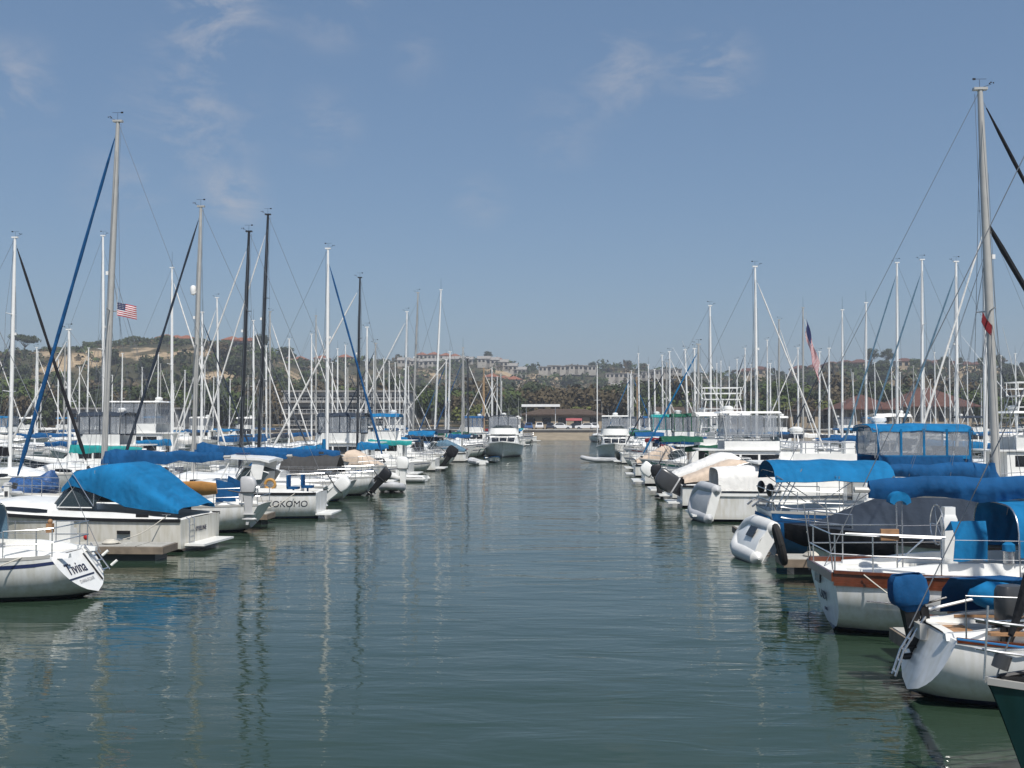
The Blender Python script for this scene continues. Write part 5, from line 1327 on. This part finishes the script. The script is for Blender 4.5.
# LADY
loc, rz = (4.84, 21.5, 0), 0
g2, G2 = sailboat(loc, rz, 11.5, 'white yacht lettered LADY with a wide varnished teak rail and blue canvas', B=3.4, hull=h_white, trans_m=h_white, mm=alu, mast=None, mx=.60, mast_h=15, cover=None, wood_rail=True, rev=0, stern=.22, tw=.60, tup=.0, fs=1.18, fb=1.7, detail=2, cab_h=.42, seed=21, rail=False, spread=2, jib=cv_royal)
G2.strip(-.20, -.14, .03).build('rub_rail', wood, g2); G2.strip(-.14, .02, .012).build('bulwark', wood, g2)
G2.strip(.02, .075, .045).build('cap_rail', wood, g2)
a = MB(); p0, p1 = G2.pt(0, 0, 1), G2.pt(0, 0, -1); a.box((p0.x - .015, 0, p0.z - .05), (.05, 2 * p0.y + .02, .16)); a.build('taffrail', wood, g2, smooth=False)
rails(g2, G2, r=.015, hgt=.72, n=6)
c, xd, up, n = transom_frame(G2, .52)
lettering('LADY', .25, ink, g2, c + xd * -.12 + n * .03, xd, up)
lettering('CALIF', .085, ink, g2, c + xd * -.1 + up * -.26 + n * .03, xd, up)
a = MB(); q = c + xd * -.35 + up * .33 + n * .02; a.box(q, (.03, .42, .2)); a.build('stern_port', dark, g2)
a = MB()
for i in range(2): p = G2.pt(.0, .36, -1); 
pts = []
for i in range(16):
    t_ = lerp(.045, .5, i / 15); p = G2.pt(t_, .36, -1, .008); pts.append(p)
a.tube(pts[:3], .007, 4); a.tube(pts[5:], .007, 4); cc = (pts[2] + pts[5]) / 2
for k in range(3):
    o = cc + Vector((.12 * (k - 1), 0, -.02)); a.tube([o + Vector((.075 * math.cos(s), -.004, .05 * math.sin(s))) for s in [2 * PI * j / 12 for j in range(13)]], .006, 4)
a.build('scroll_mark', ink, g2)
boom_cover(g2, (6.6, 0, 2.56), (.75, 0, 2.66), cv_royal, alu, .42, .26, .16, True, .0, 31, .9)
# dodger: open aft edge, the shade inside put in as a dark panel
dodger(g2, 3.3, 5.1, 1.12, 1.5, 2.45, cv_blue, True)
MB().box((4.3, 0, 1.75), (.04, 1.9, .6)).build('dodger_shade_panel', dodger_shade, g2, smooth=False)
wheel(g2, 2.2, 2.0, .38)
a = MB(); rows = []
for i in range(7): x = lerp(2.15, 2.75, i / 6); rows.append([Vector((x, y, z)) + wob((x, y, z), 4, .05) for y, z in ((-1.05, 1.45), (-1.1, 1.85), (-.95, 2.16), (-.6, 1.95))])
a.grid(rows, .015); a.build('wheel_cover', cv_blue, g2, ang=70)
a = MB(); a.tube([(3.15, -1.0, 1.4), (3.15, -1.0, 1.62)], .1, 14); w = a.build('winch', steel, g2); MB().tube([(3.15, -1.0, 1.62), (3.15, -1.0, 1.74), (3.15, -1.0, 1.78)], [.115, .11, .05], 12).build('winch_cover', cv_blue, w)
MB().box((2.42, 0, 2.27), (.2, .2, .14)).build('binnacle', gel, g2)
a = MB(); a.tube([(.1, -.55, 1.2), (-.02, -.55, 2.45)], .014, 6); a.tube([(.08, 1.2, 1.2), (-.06, 1.2, 2.3)], .014, 6); a.build('flag_staff', steel, g2)
MB().box((.95, -1.25, 1.93), (.32, .08, .2)).build('motor_pad', teak, g2, smooth=False)
a = MB(); a.tube([(.15, -1.3, 1.95), (.8, -1.3, 1.93), (1.9, -1.38, 1.9)], .02, 6); a.build('pole', mwhite, g2)
a = MB()
for xx in (1.36, 1.46): a.tube([(xx, -.3, 1.2), (xx, -.3, 2.5)], .016, 6)
a.tube([(1.35, -.3, 1.3), (1.85, -.3, 1.75)], .016, 5); a.build('davit_post', steel, g2)
a = MB(); rows = []
for i in range(9): q = PI * i / 8; rows.append([(1.4 - .2 * math.cos(q), -.42, 2.45 + .2 * math.sin(q)), (1.4 - .2 * math.cos(q), -.18, 2.45 + .2 * math.sin(q)), (1.4 - .11 * math.cos(q), -.18, 2.4 + .08 * math.sin(q)), (1.4 - .11 * math.cos(q), -.42, 2.4 + .08 * math.sin(q)), (1.4 - .2 * math.cos(q), -.42, 2.45 + .2 * math.sin(q))])
a.grid(rows); a.build('life_sling', cv_blue, g2, ang=50)
MB().box((3.6, -1.28, 1.16), (.7, .06, .22)).build('vent_panel', ltgrey, g2, smooth=False)
# navy covered runabout, bow out
L = 8.6; loc, rz = (5.25 + L, 26.9, 0), PI
g3, G3 = express(loc, rz, L, 'white motorboat under a navy canvas cover with a tyre fender at its bow', B=2.9, hull=h_white, canvas=None, cover=False, fs=1.0, fb=1.35)
a = MB(); rows = []
for i in range(20):
    u = i / 19; t_ = lerp(.985, .12, u); p = G3.pt(t_, 0, 1); x = p.x; zr = lerp(1.5, 2.42, sstep(0, .42, u)) - .05 * math.sin(u * 30) * .5
    if u > .85: zr = lerp(2.42, 2.1, (u - .85) / .15)
    row = []
    for k in range(13):
        y = lerp(-1, 1, k / 12); yy = (p.y + .06) * y; row.append(Vector((x, yy, p.z + .12 + (zr - p.z - .12) * (1 - abs(y) ** 1.5))) + wob((x, yy, 1), 1.2, .03))
    rows.append(row)
a.grid(rows, .015); a.build('boat_cover', cv_navy, g3, ang=60)
a = MB()
for sd in (1, -1): a.grid([[G3.pt(t_, 0, sd, .05) + Vector((.04, 0, .16)), G3.pt(t_, 0, sd, .05) + Vector((.02, 0, -.2)), G3.pt(t_, .30, sd, .05) + Vector((0, 0, -.08 + .05 * math.sin(t_ * 60)))] for t_ in [lerp(1.0, .74, i / 8) for i in range(9)]], .012)
a.build('bow_curtain', cv_black, g3, ang=60)
a = MB(); a.tube([(L + .16 + .1 * math.sin(q), .32 * math.cos(q) * .5, 1.0 + .42 * math.sin(q)) for q in [2 * PI * k / 16 for k in range(17)]], .09, 8); a.build('tyre_fender', tyre, g3)
# blue hulled sloop with the tallest grey mast
loc, rz = (5.8, 33.2, 0), 0
g4, G4 = sailboat(loc, rz, 12.4, 'blue hulled sloop with white transom, blue bimini and the tallest grey mast on the right', B=3.6, hull=h_blue, trans_m=gel, mm=alu, mast=(997, 980, 90), cover=cv_royal, jib=cv_black, jib_r=.085, rad=.125, spread=1, fs=1.35, fb=1.7, tw=.7, stern=.3, tup=-.1, seed=41, bim=None, boom_len=5.0, boom_z=1.3, jib_top=.985, spr_at=[.47], wr=.008, jib_to=None)
bimini(g4, .1, 3.5, 1.45, 2.42, cv_blue, 1.3, .16, .05, crown=.4)
G4.band(.02, .16, n=14, off=.012).build('blue_sheer_panel', cv_royal, g4)
a = MB(); a.grid([[(-.02, y, 1.2), (-.04, y, 1.02)] for y in (-1.2, -.6, 0, .6, 1.2)], .02); a.build('stern_cloth', cv_blue, g4)
a = MB()
for y in (-1.1, -.5, .5, 1.1): a.tube([(.25, y, 1.3), (.9, y * 1.1, 2.6)], .018, 5)
a.build('arch_frame', steel, g4)
a = MB()
for y in (.9, -.6):
    a.sphere((.1, y, 1.95), (.12, .22, .2), 10, 7)
a.build('covered_grill', black, g4)
xb, xt, zt_ = mast_px(loc, rz, 997, 980, 90)
a = MB(); bx, tx = xb, xt; p1 = Vector((lerp(bx, tx, .68), 0, lerp(1.6, zt_, .68))); p2 = Vector((11.2, 0, 1.65)); a.tube([lerp(p1, p2, k / 10) for k in range(11)], [.05] + [.085 - .003 * k for k in range(10)], 7); a.build('furled_staysail', cv_black, g4)
a = MB(); c0 = atY(985, 322, 33.0) - Vector(loc)
a.grid([[(c0.x - .06, c0.y, c0.z + .3), (c0.x - .1, c0.y, c0.z)], [(c0.x + .05, c0.y + .03, c0.z + .1), (c0.x + .02, c0.y, c0.z - .25)], [(c0.x + .2, c0.y, c0.z - .1), (c0.x + .18, c0.y, c0.z - .42)]], .01); a.build('burgee', cv_red, g4)
on_edge(inflatable((5.5, 31.2, .55), (0, 0, 0), 'white inflatable dinghy hoisted on edge at the stern of the blue hulled sloop', 2.3, 1.4, .23, rubberw, None, True), .62, .05)
a = MB()
for y in (-1.05, -.2): a.tube([(.25, y, 1.2), (.1, y, 1.62), (-.3, y, 1.66), (-.5, y, 1.5)], .03, 6)
a.build('davit_arms', steel, g4)
# flybridge yacht with the large blue bimini
loc, rz = (7.3, 40.2, 0), 0
g5, G5 = flybridge(loc, rz, 11.8, 'white flybridge yacht with a long bright blue bimini and clear side curtains', B=3.9, hull=h_white, canvas=cv_blue, enclosed=True, fs=.95, fb=1.5, front_m=cv_royal, hh=1.0, bh=1.7)
# tan canvas boat with the grey inflatable
loc, rz = (5.6, 45.2, 0), 0
g6, G6 = flybridge(loc, rz, 11.0, 'white sport cruiser with pale canvas over its cockpit and a grey dinghy astern', B=3.7, hull=h_white, canvas=None, enclosed=False, aft_enc=cv_white, ch=.42, hh=1.1, fs=1.1, fb=1.6, radar=True)
on_edge(inflatable((5.6, 43.2, .72), (0, 0, 0), 'grey inflatable dinghy hanging upright at the stern of the pale canvas sport cruiser', 2.8, 1.6, .23, rubber), .3, .03)
L = 8.5; loc, rz = berth('R', 51.8, L, 'stern', 5.2)
g7, G7 = express(loc, rz, L, 'white open fishing boat with one big tilted black outboard', hull=h_white, canvas=cv_tan, cover=True, fs=1.0, fb=1.5, tall=.3, name='fishing_boat', cat='fishing boat')
outboard((5.1, 51.6, 1.05), 0, 'big dark grey outboard motor tilted out of the water on the open fishing boat', dkgrey, black, 1.9, R(-58), None, None, False)

def mooring(root, pts):
    a = MB(); p0, p1 = Vector(pts[0]), Vector(pts[1]); a.tube([p0.lerp(p1, k / 8) - Vector((0, 0, .25 * math.sin(PI * k / 8) * .5)) for k in range(9)], .014, 5); a.build('mooring_line', rope, root)
mooring(b2, ((.5, 1.5, 1.05), (1.5, 2.5, .45))); mooring(b3, ((.4, -1.0, 1.05), (1.3, -2.6, .45))); mooring(b4, ((.8, 1.3, 1.05), (2.0, 2.6, .45))); mooring(g2, ((.5, -1.2, 1.2), (1.8, -2.3, .45))); mooring(g3, ((8.2, .4, 1.35), (7.6, -2.2, .45)))

for (x, Y, rz_, nm) in ((-14.6, 31.3, 0, 'in front of the blue canvas cruiser'), (7.6, 29.4, PI, 'behind the varnished railed yacht')):
    t = thing('boarding_steps', 'white plastic boarding steps standing on the finger dock ' + nm, 'steps', (x, Y, .42), rz_)
    for k in range(3): MB().box((0, .3 - .22 * k, .11 * (k + 1)), (.62, .22, .22 * (k + 1))).build('step', gel, t, smooth=False)
t = thing('water_hose', 'green hose lying in loops along the grey finger dock on the left', 'hose', (-16.5, 31.3, .44)); a = MB()
a.tube([(.028 * k - 1.5, .28 * math.sin(k * .33) + .1 * math.sin(k * .71), .012) for k in range(110)], .012, 5); a.build('hose', s_green, t)
# ------------------------------------------------------------------ the far boats of both rows
HAZE = .00034
taken = {'L': [24.6, 34.2, 39.2, 45.2, 49.6, 54, 58.2, 63.4], 'R': [12, 16.3, 21.5, 26.9, 33.2, 40.2, 45.2, 51.8]}
CV = {'blue': cv_blue, 'royal blue': cv_royal, 'navy': cv_navy, 'teal': cv_teal, 'green': cv_green, 'white': cv_white, 'black': cv_black, 'maroon': cv_red, 'slate': cv_slate}
MM = {'white': mwhite, 'grey': alu, 'black': mblack, 'tan': mtan}
ST = {'no': None, 'blue': s_blue, 'navy': s_navy, 'red': s_red, 'green': s_green}
HL = {'white': h_white, 'grey white': h_grey, 'cream': h_cream, 'navy': h_navy}
used = set()
rng = random.Random(77)
def combo(side, mastc=None, jib=None, cover=None):
    for _ in range(400):
        m = mastc or rng.choice(['white'] * 7 + ['grey', 'grey', 'black', 'tan']); j = jib if jib is not None else rng.choice(['', '', 'white', 'white', 'blue', 'navy', 'royal blue'])
        c = cover or rng.choice(['blue', 'blue', 'royal blue', 'royal blue', 'navy', 'white', 'teal', 'green', 'black', 'maroon', 'slate']); s = rng.choice(['no', 'blue', 'navy', 'red', 'green'])
        k = (side, m, j, c, s)
        if k not in used: used.add(k); return m, j, c, s
    return m, j, c, s
def sail_label(side, m, j, c, s, out):
    return '%s row sloop %s out, %s mast, %s cover, %s, %s' % (side, out, m, c, (j + ' jib') if j else 'no jib', (s + ' stripe') if s != 'no' else 'plain hull')
def front_sail(side, Y, out='stern', mast=None, mastc=None, jib=None, cover=None, L=None, X=None, detail=None, label=None, **kw):
    sd = 'left' if side == 'L' else 'right'; m, j, c, s = combo(sd, mastc, jib, cover); L = L or rng.uniform(8.6, 10.8)
    X = X if X is not None else (EL(Y) if side == 'L' else ER(Y)) + rng.uniform(-.5, .4)
    loc, rz = berth(side, Y, L, out, X); d = detail if detail is not None else (1 if Y < 110 else 0)
    kw.setdefault('hood', rng.choice([None, CV[c], CV[c]]) if d else None); kw.setdefault('bim', rng.choice([None, None, CV[c]]) if d else None)
    return sailboat(loc, rz, L, label or sail_label(sd, m, j, c, s, out), hull=rng.choice([h_white, h_white, h_white_b, h_white_r, h_grey]), mm=MM[m], mast=mast, mast_h=rng.uniform(9.0, 11.0) if Y < 110 else rng.uniform(10, 13), cover=CV[c], jib=CV[j] if j else None, stripe=ST[s],
                    spread=rng.choice([1, 1, 2]), detail=d, group='sloops in the front rows', rad=.09 if d else .1, wr=.009 if d else .012, well=d > 0, fs=rng.uniform(.85, 1.05), fb=rng.uniform(1.15, 1.4), hm=rng.uniform(.35, .6), **kw)
mcount = {}
def front_motor(side, Y, kind, label, out='stern', L=None, X=None, **kw):
    L = L or rng.uniform(8.5, 11.5); X = X if X is not None else (EL(Y) if side == 'L' else ER(Y)) + rng.uniform(-.5, .3); loc, rz = berth(side, Y, L, out, X)
    f = flybridge if kind == 'fly' else express
    return f(loc, rz, L, label, group='motor boats in the front rows', **kw)
# left row, beyond the bow-out sloop
front_motor('L', 78.2, 'fly', 'white flybridge yacht with two navy topped clear enclosures behind the blue furled jib', L=11.5, canvas=cv_navy, X=-11.2)
front_sail('L', 73.2, 'stern', (357, 360, 278), 'black', 'white', 'blue')
front_motor('L', 68.4, 'exp', 'low white runabout with an orange brown cockpit cover in the left front row', L=7.5, canvas=cv_tan, fs=.8)
front_sail('L', 82.5, 'stern', None, 'white', '', 'teal')
front_motor('L', 87, 'fly', 'white sport fisher with bright blue bridge canvas in the left front row', L=10.5, canvas=cv_blue, enclosed=False)
front_sail('L', 91.5, 'stern', None, 'grey', 'navy', 'blue', bim=cv_blue)
front_sail('L', 96, 'stern', (404, 407, 312), 'white', 'white', 'navy')
front_sail('L', 100.8, 'stern', (412, 418, 293), 'grey', '', 'black')
front_motor('L', 105.4, 'exp', 'white cuddy boat with a slate cockpit cover in the left front row', L=8, canvas=cv_slate)
front_sail('L', 110, 'bow', (434, 441, 290), 'white', '', 'blue')
front_sail('L', 114.4, 'stern', (448, 450, 352), 'white', 'white', 'royal blue')
front_sail('L', 119, 'stern', (462, 463, 348), 'grey', '', 'navy')
Y = 123.6; kinds = ['s', 'm', 's', 's', 'f', 's', 's', 'm', 's', 's', 'f', 's', 's', 's', 'm', 's', 's', 'f', 's', 's']; i = 0
mlab = {}
def mlabel(side, kind, c):
    k = (side, kind, c); mlab[k] = mlab.get(k, 0) + 1
    return ('white flybridge yacht with %s bridge canvas far along the %s front row' if kind == 'fly' else 'low white cabin cruiser with %s cockpit canvas far along the %s front row') % (c, side)
def far_row(side, Y):
    global rng; i = 0; sd = 'left' if side == 'L' else 'right'; cyc = {'fly': 0, 'exp': 0}; cols = ['royal blue', 'navy', 'white', 'teal', 'green', 'black', 'blue', 'slate', 'maroon']
    while Y < 206:
        k = kinds[i % len(kinds)]; i += 1
        if k == 's': front_sail(side, Y, rng.choice(['stern', 'stern', 'bow']))
        else:
            kd = 'fly' if k == 'f' else 'exp'; c = cols[cyc[kd] % len(cols)]; cyc[kd] += 1
            front_motor(side, Y, kd, mlabel(sd, kd, c), rng.choice(['stern', 'stern', 'bow']), canvas=CV[c])
        Y += rng.uniform(4.2, 4.9)
far_row('L', 123.6)
# small craft and motors at the edge of the left row
inflatable((-9.2, 70.9, .2), (0, 0, R(170)), 'white inflatable dinghy floating off the orange brown runabout, left row', 2.6, 1.4, .2, rubberw)
outboard((EL(68.4) + .4, 68.4, .9), PI, 'white outboard motor upright on the stern of the orange brown runabout', gel, gel, 1.5, 0, None, None, False)
outboard((EL(91.5) + .35, 91.2, 1.1), PI, 'black canvas covered outboard tilted on the stern of the grey masted sloop, left row', black, black, 1.5, R(-35), cv_black)
inflatable((-7.6, 97.5, .2), (0, 0, R(120)), 'blue trimmed grey inflatable floating close before the left trawler', 2.4, 1.3, .2, rubber)
t = thing('rowing_skiff', 'small white skiff with a blue rim tied near the left trawler', 'skiff', (-7.5, 105.5, 0), R(-75))
HS = Hull(3.2, 1.3, .42, .6, .1, .75, .45, 2.2, 'power', .4); HS.build(t, h_white, None, 10, 8); HS.strip(-.04, .03, .03, n=10).build('rim', cv_royal, t); MB().grid([[(x, -.45, .2), (x, .45, .2)] for x in (.1, 1.5, 2.6)], .02).build('floor', gel, t); MB().box((1.4, 0, .34), (.25, 1.1, .04)).build('seat', teak, t)
# two motor yachts lying bow to the camera at the ends of the rows
T1, _ = flybridge((-7.35, 127.5, 0), R(-90 + 2), 11.5, 'white flybridge trawler facing the camera with a navy enclosure, left of the channel', B=4.5, hull=h_white, canvas=cv_navy, enclosed=True, fb=1.75, mast_pole=1)
T2, _ = flybridge((5.2, 121, 0), R(-90 - 3), 11.0, 'white hardtop motor yacht facing the camera, right of the channel', B=3.9, hull=h_white, canvas=None, enclosed=True, hard=True, fb=1.7, cover_front=None)
inflatable((4.5, 105.4, .2), (0, 0, R(185)), 'long grey inflatable dinghy floating before the hardtop motor yacht', 3.3, 1.4, .21, rubber)
# right row beyond the outboard boat
front_motor('R', 56.8, 'exp', 'low white express cruiser with white canvas behind the dark outboard', L=9.5, canvas=cv_white, fs=1.0, fb=1.5)
front_motor('R', 61, 'fly', 'white flybridge cruiser with a white hardtop bridge, behind the low express cruiser, right row', L=11, canvas=None, enclosed=True, hard=True, ch=.5)
front_sail('R', 65.0, 'stern', (757, 755, 267), 'white', 'white', 'green', hood=cv_green, bim=cv_green, jib_r=.06)
front_motor('R', 69.6, 'fly', 'white sport fisher with a pipe tuna tower in the right front row', L=11.5, canvas=cv_white, enclosed=False, tower=True, ch=.45)
front_sail('R', 74.2, 'bow', None, 'grey', 'blue', 'blue')
front_motor('R', 78.8, 'exp', 'white fishing boat with a yellow brown cockpit cover in the right front row', L=8, canvas=cv_tan)
front_sail('R', 83.4, 'stern', (711, 710, 306), 'white', '', 'royal blue')
front_motor('R', 88, 'fly', 'white flybridge yacht with a green bridge canvas in the right front row', L=10.5, canvas=cv_green, enclosed=True)
front_sail('R', 92.6, 'stern', None, 'white', 'white', 'maroon')
front_sail('R', 97.4, 'stern', (689, 685, 350), 'white', '', 'blue', hood=cv_blue)
front_motor('R', 102, 'fly', 'white pilothouse boat with a teal bridge canvas in the right front row', L=9.5, canvas=cv_teal, enclosed=True)
front_sail('R', 106.6, 'bow', None, 'grey', 'navy', 'navy')
front_sail('R', 111, 'stern', None, 'white', 'white', 'slate')
far_row('R', 126)
outboard((ER(60.8) - .3, 60.5, 1.15), 0, 'white outboard motor tilted up on the hardtop flybridge cruiser, right row', gel, gel, 1.4, R(-50))
outboard((ER(56.6) - .3, 57, 1.1), 0, 'small black outboard motor on the low white express cruiser, right row', black, black, 1.2, R(-10), None)
L = 10.0
sailboat((5.55, 205 + 3, 0), R(-92), L, 'white sloop facing the camera alone at the channel end with a blue jib bag', hull=h_white, mm=mwhite, mast=None, mast_h=14.3, mx=.55, cover=cv_royal, jib=None, detail=0, rad=.11, wr=.01)
# flag on a halyard among the right masts
flag(atY(806, 318, 80), 0, 'long furled red white and blue flag hanging by the right masts', 3.6, 1.5, True)
# ------------------------------------------------------------------ the rows behind the walkways
def back_sail(side, Y, Xtip, out, mast=None, mastc='white', jib='', cover='blue', L=None, label=None, group=None, detail=0, **kw):
    """boat of a back row; out = 'in': bow at the walkway, 'away': stern at the walkway; Xtip is the walkway end"""
    L = L or rng.uniform(9.2, 11.2); sg = -1 if side == 'L' else 1; hd = PI if side == 'L' else 0
    if out == 'away': loc, rz = (Xtip, Y, 0), hd
    else: loc, rz = (Xtip + sg * L, Y, 0), hd + PI
    return sailboat(loc, rz, L, label, hull=rng.choice([h_white, h_white, h_grey, h_white_b]), mm=MM[mastc], mast=mast, mast_h=kw.pop('mast_h', rng.uniform(10.5, 14)), cover=CV[cover], jib=CV[jib] if jib else None, detail=detail, group=group, well=False, rad=kw.pop('rad', .1), wr=kw.pop('wr', .009), spread=rng.choice([1, 1, 2]), **kw)
def spec_back(side, bx, tx, ty, Xm, out, mastc, jib, cover, label, **kw):
    Y = Xm / atY(bx, 440, 1.0).x; L = 10.4; sg = -1 if side == 'L' else 1
    Xtip = Xm - sg * L * (.42 if out == 'in' else .58)
    Y0 = Y; taken.setdefault(side + 'b', []).append(Y0); return back_sail(side, Y, Xtip, out, (bx, tx, ty), mastc, jib, cover, L, label, None, 1 if Y < 75 else 0, **kw)
taken['Lb'], taken['Rb'] = [], []
r_, H_ = spec_back('L', 10, 15, 238, -29, 'in', 'white', 'black', 'black', 'white sloop with a black furled jib and blue canvas at the left edge', hood=cv_blue, bim=cv_blue, jib_r=.1, jib_top=.985)
spec_back('L', 104, 103, 236, -32.2, 'in', 'white', '', 'royal blue', 'white sloop whose slim white mast stands just behind the tall grey mast')
spec_back('L', 172, 172, 268, -29, 'in', 'white', 'white', 'blue', 'white sloop with a slim white mast left of the radome mast')
spec_back('L', 219, 217, 298, -30, 'away', 'white', 'white', 'royal blue', 'white sloop with a lower white mast left of the two black masts')
spec_back('L', 270, 270, 312, -30, 'in', 'grey', 'white', 'blue', 'white sloop with a grey mast right of the two black masts')
spec_back('L', 316, 316, 316, -30, 'in', 'grey', 'white', 'navy', 'white sloop with a short grey mast left of the white mast with blue jib')
spec_back('L', 70, 69, 330, -28.4, 'away', 'white', 'white', 'teal', 'white sloop with a short white mast left of the tall grey mast')
spec_back('R', 985, 985, 214, 24.2, 'in', 'white', 'white', 'royal blue', 'white sloop with a tall white mast and white jib behind the tallest grey mast', jib_r=.075, rad=.125)
spec_back('R', 957, 956, 262, 25, 'in', 'white', 'slate', 'blue', 'white sloop with white mast and slate furled jib, third mast from the tallest', jib_r=.085, rad=.11)
spec_back('R', 922, 922, 260, 25, 'in', 'white', 'slate', 'blue', 'white sloop with white mast and slate furled jib above the large blue bimini', jib_r=.085, rad=.11)
spec_back('R', 897, 897, 263, 25, 'in', 'white', 'slate', 'navy', 'white sloop with white mast and slate jib, left of the mast above the blue bimini', jib_r=.085, rad=.11)
spec_back('R', 866, 866, 303, 25, 'away', 'white', '', 'royal blue', 'white sloop with a thin bare white mast left of the navy furled jibs')
spec_back('R', 803, 803, 308, 14 + 10, 'away', 'grey', 'white', 'navy', 'white sloop with a grey mast beside the long hanging flag')
spec_back('R', 779, 779, 320, 24, 'away', 'grey', 'white', 'blue', 'white sloop with a grey mast and white jib right of the tall white mast')
# motor yachts seen behind the left front row
flybridge((-25.2, 69.6, 0), PI, 10.5, 'dark hulled motor yacht with a big navy cockpit enclosure behind the tall grey mast', hull=h_navy, canvas=cv_navy, enclosed=True, fb=1.7)
flybridge((-26.6, 81, 0), PI, 12.5, 'tall white motor yacht with stacked bridge behind the left masts', B=4.4, hull=h_white, canvas=None, enclosed=True, hard=True, fb=1.9, hh=1.9, bh=2.3)
for Yb in (69.6, 81): taken['Lb'].append(Yb)
flybridge((20.0, 60.2, 0), 0, 11.5, 'white sport fisher with a pipe tower behind the large blue bimini', canvas=None, enclosed=False, tower=True, hard=True, fb=1.7); taken['Rb'].append(60.2)
flybridge((20.0, 52, 0), 0, 10.0, 'white cabin yacht with a rounded coachroof right of the tallest grey mast', canvas=cv_blue, enclosed=False, fb=1.7); taken['Rb'].append(52)
t = thing('tarped_dinghy', 'blue tarpaulin bundle wrapped over a dinghy on the left walkway', 'dinghy', (-23.6, 47.0, .47), R(80))
a = MB(); a.sphere((0, 0, .45), (1.5, .75, .55), 24, 12); a.sphere((1.6, .1, .6), (.6, .5, .6), 16, 10); a.v = [tuple(Vector(p) + wob(p, 2.2, .22) + wob(p, 6, .06)) for p in a.v]; a.v = [(x, y, max(0, z)) for x, y, z in a.v]; a.build('tarpaulin', tarp, t, ang=80)
a = MB(); a.tube([(-1.3, 0, .5), (-1.75, 0, .65), (-1.9, 0, .7)], .06, 6); a.build('tie_cord', rope, t)
# filling the back rows: sloops and motor yachts nothing tells apart from here
def back_row(side, Xtip, out_side, Y0, step, key, where):
    Y = Y0; sg = -1 if side == 'L' else 1; n = 0
    while Y < 208:
        if all(abs(Y - q) > 3.9 for q in taken.get(key, [])) and rng.random() < .92:
            v = rng.random(); m = rng.choice(['white'] * 6 + ['grey']); c = rng.choice(['blue', 'royal blue', 'royal blue', 'navy', 'white']); j = rng.choice(['', 'white', 'white', 'navy'])
            if v < .8:
                lab = 'sloop, %s mast, %s cover, %s, in slips %s' % (m, c, (j + ' jib') if j else 'no jib', where)
                sd2 = side; hd = out_side
                back_sail(sd2, Y, Xtip, hd, None, m, j, c, None, lab, 'sloops in the slips ' + where, 0, rail=Y < 120, windows=Y < 150)
            else:
                c = rng.choice(['blue', 'navy', 'white']); L = rng.uniform(9, 12); hdg = PI if side == 'L' else 0; base = Xtip
                if out_side == 'in': loc, rz = (Xtip + sg * L, Y, 0), hdg + PI
                else: loc, rz = (Xtip, Y, 0), hdg
                flybridge(loc, rz, L, 'white motor yacht with %s bridge canvas in the slips %s' % (c, where), canvas=CV[c], enclosed=rng.random() < .5, detail=0, group='motor yachts in the slips ' + where)
        Y += rng.uniform(*step)
back_row('L', -25, 'in', 57, (4.3, 5.2), 'Lb', 'behind the left walkway')
back_row('R', 20, 'in', 66, (4.3, 5.2), 'Rb', 'behind the right walkway')
back_row('L', -52, 'away', 106, (4.6, 6.2), 'x', 'beyond the next left channel')
back_row('L', -68, 'in', 136, (5.4, 7.5), 'x', 'beyond the next left channel')
back_row('R', 46, 'away', 116, (4.6, 6.2), 'x', 'beyond the next right channel')
back_row('R', 61, 'in', 150, (5.4, 7.5), 'x', 'beyond the next right channel')
back_row('L', -92, 'away', 184, (6, 8), 'x', 'beyond the next left channel')
for (x, y, l, nm) in ((-66.4, 165, 90, 'left'), (59.4, 165, 90, 'right')):
    t = thing('main_dock', 'far floating walkway beyond the next %s channel' % nm, 'dock', (x, y, 0)); MB().box((0, 0, .4), (2, l, .14)).build('deck', concrete, t, smooth=False)
    a = MB(); a.box((0, 0, .1), (1.7, l - 1, .4))
    a.build('float', dkgrey, t, smooth=False)

# sea air: the hills fade a little with distance
hm_ = bpy.data.materials.new('air_haze'); hm_.use_nodes = True; t = hm_.node_tree
for n in list(t.nodes):
    if n.type == 'BSDF_PRINCIPLED': t.nodes.remove(n)
pv = t.nodes.new('ShaderNodeVolumePrincipled'); pv.inputs['Color'].default_value = (.86, .91, 1, 1); pv.inputs['Density'].default_value = HAZE; pv.inputs['Anisotropy'].default_value = .1
t.links.new(pv.outputs[0], [n for n in t.nodes if n.type == 'OUTPUT_MATERIAL'][0].inputs['Volume'])
zs_ = [v.co.z for o in bpy.data.objects if o.type == 'MESH' and o.name == 'hill' for v in o.data.vertices]
zlo, zhi = min(zs_ + [-1]) - 1.2, max(zs_) + 26
MB().box((0, 700, (zlo + zhi) / 2), (2600, 1720, zhi - zlo)).build('haze', hm_, None, smooth=False)['kind'] = 'stuff'
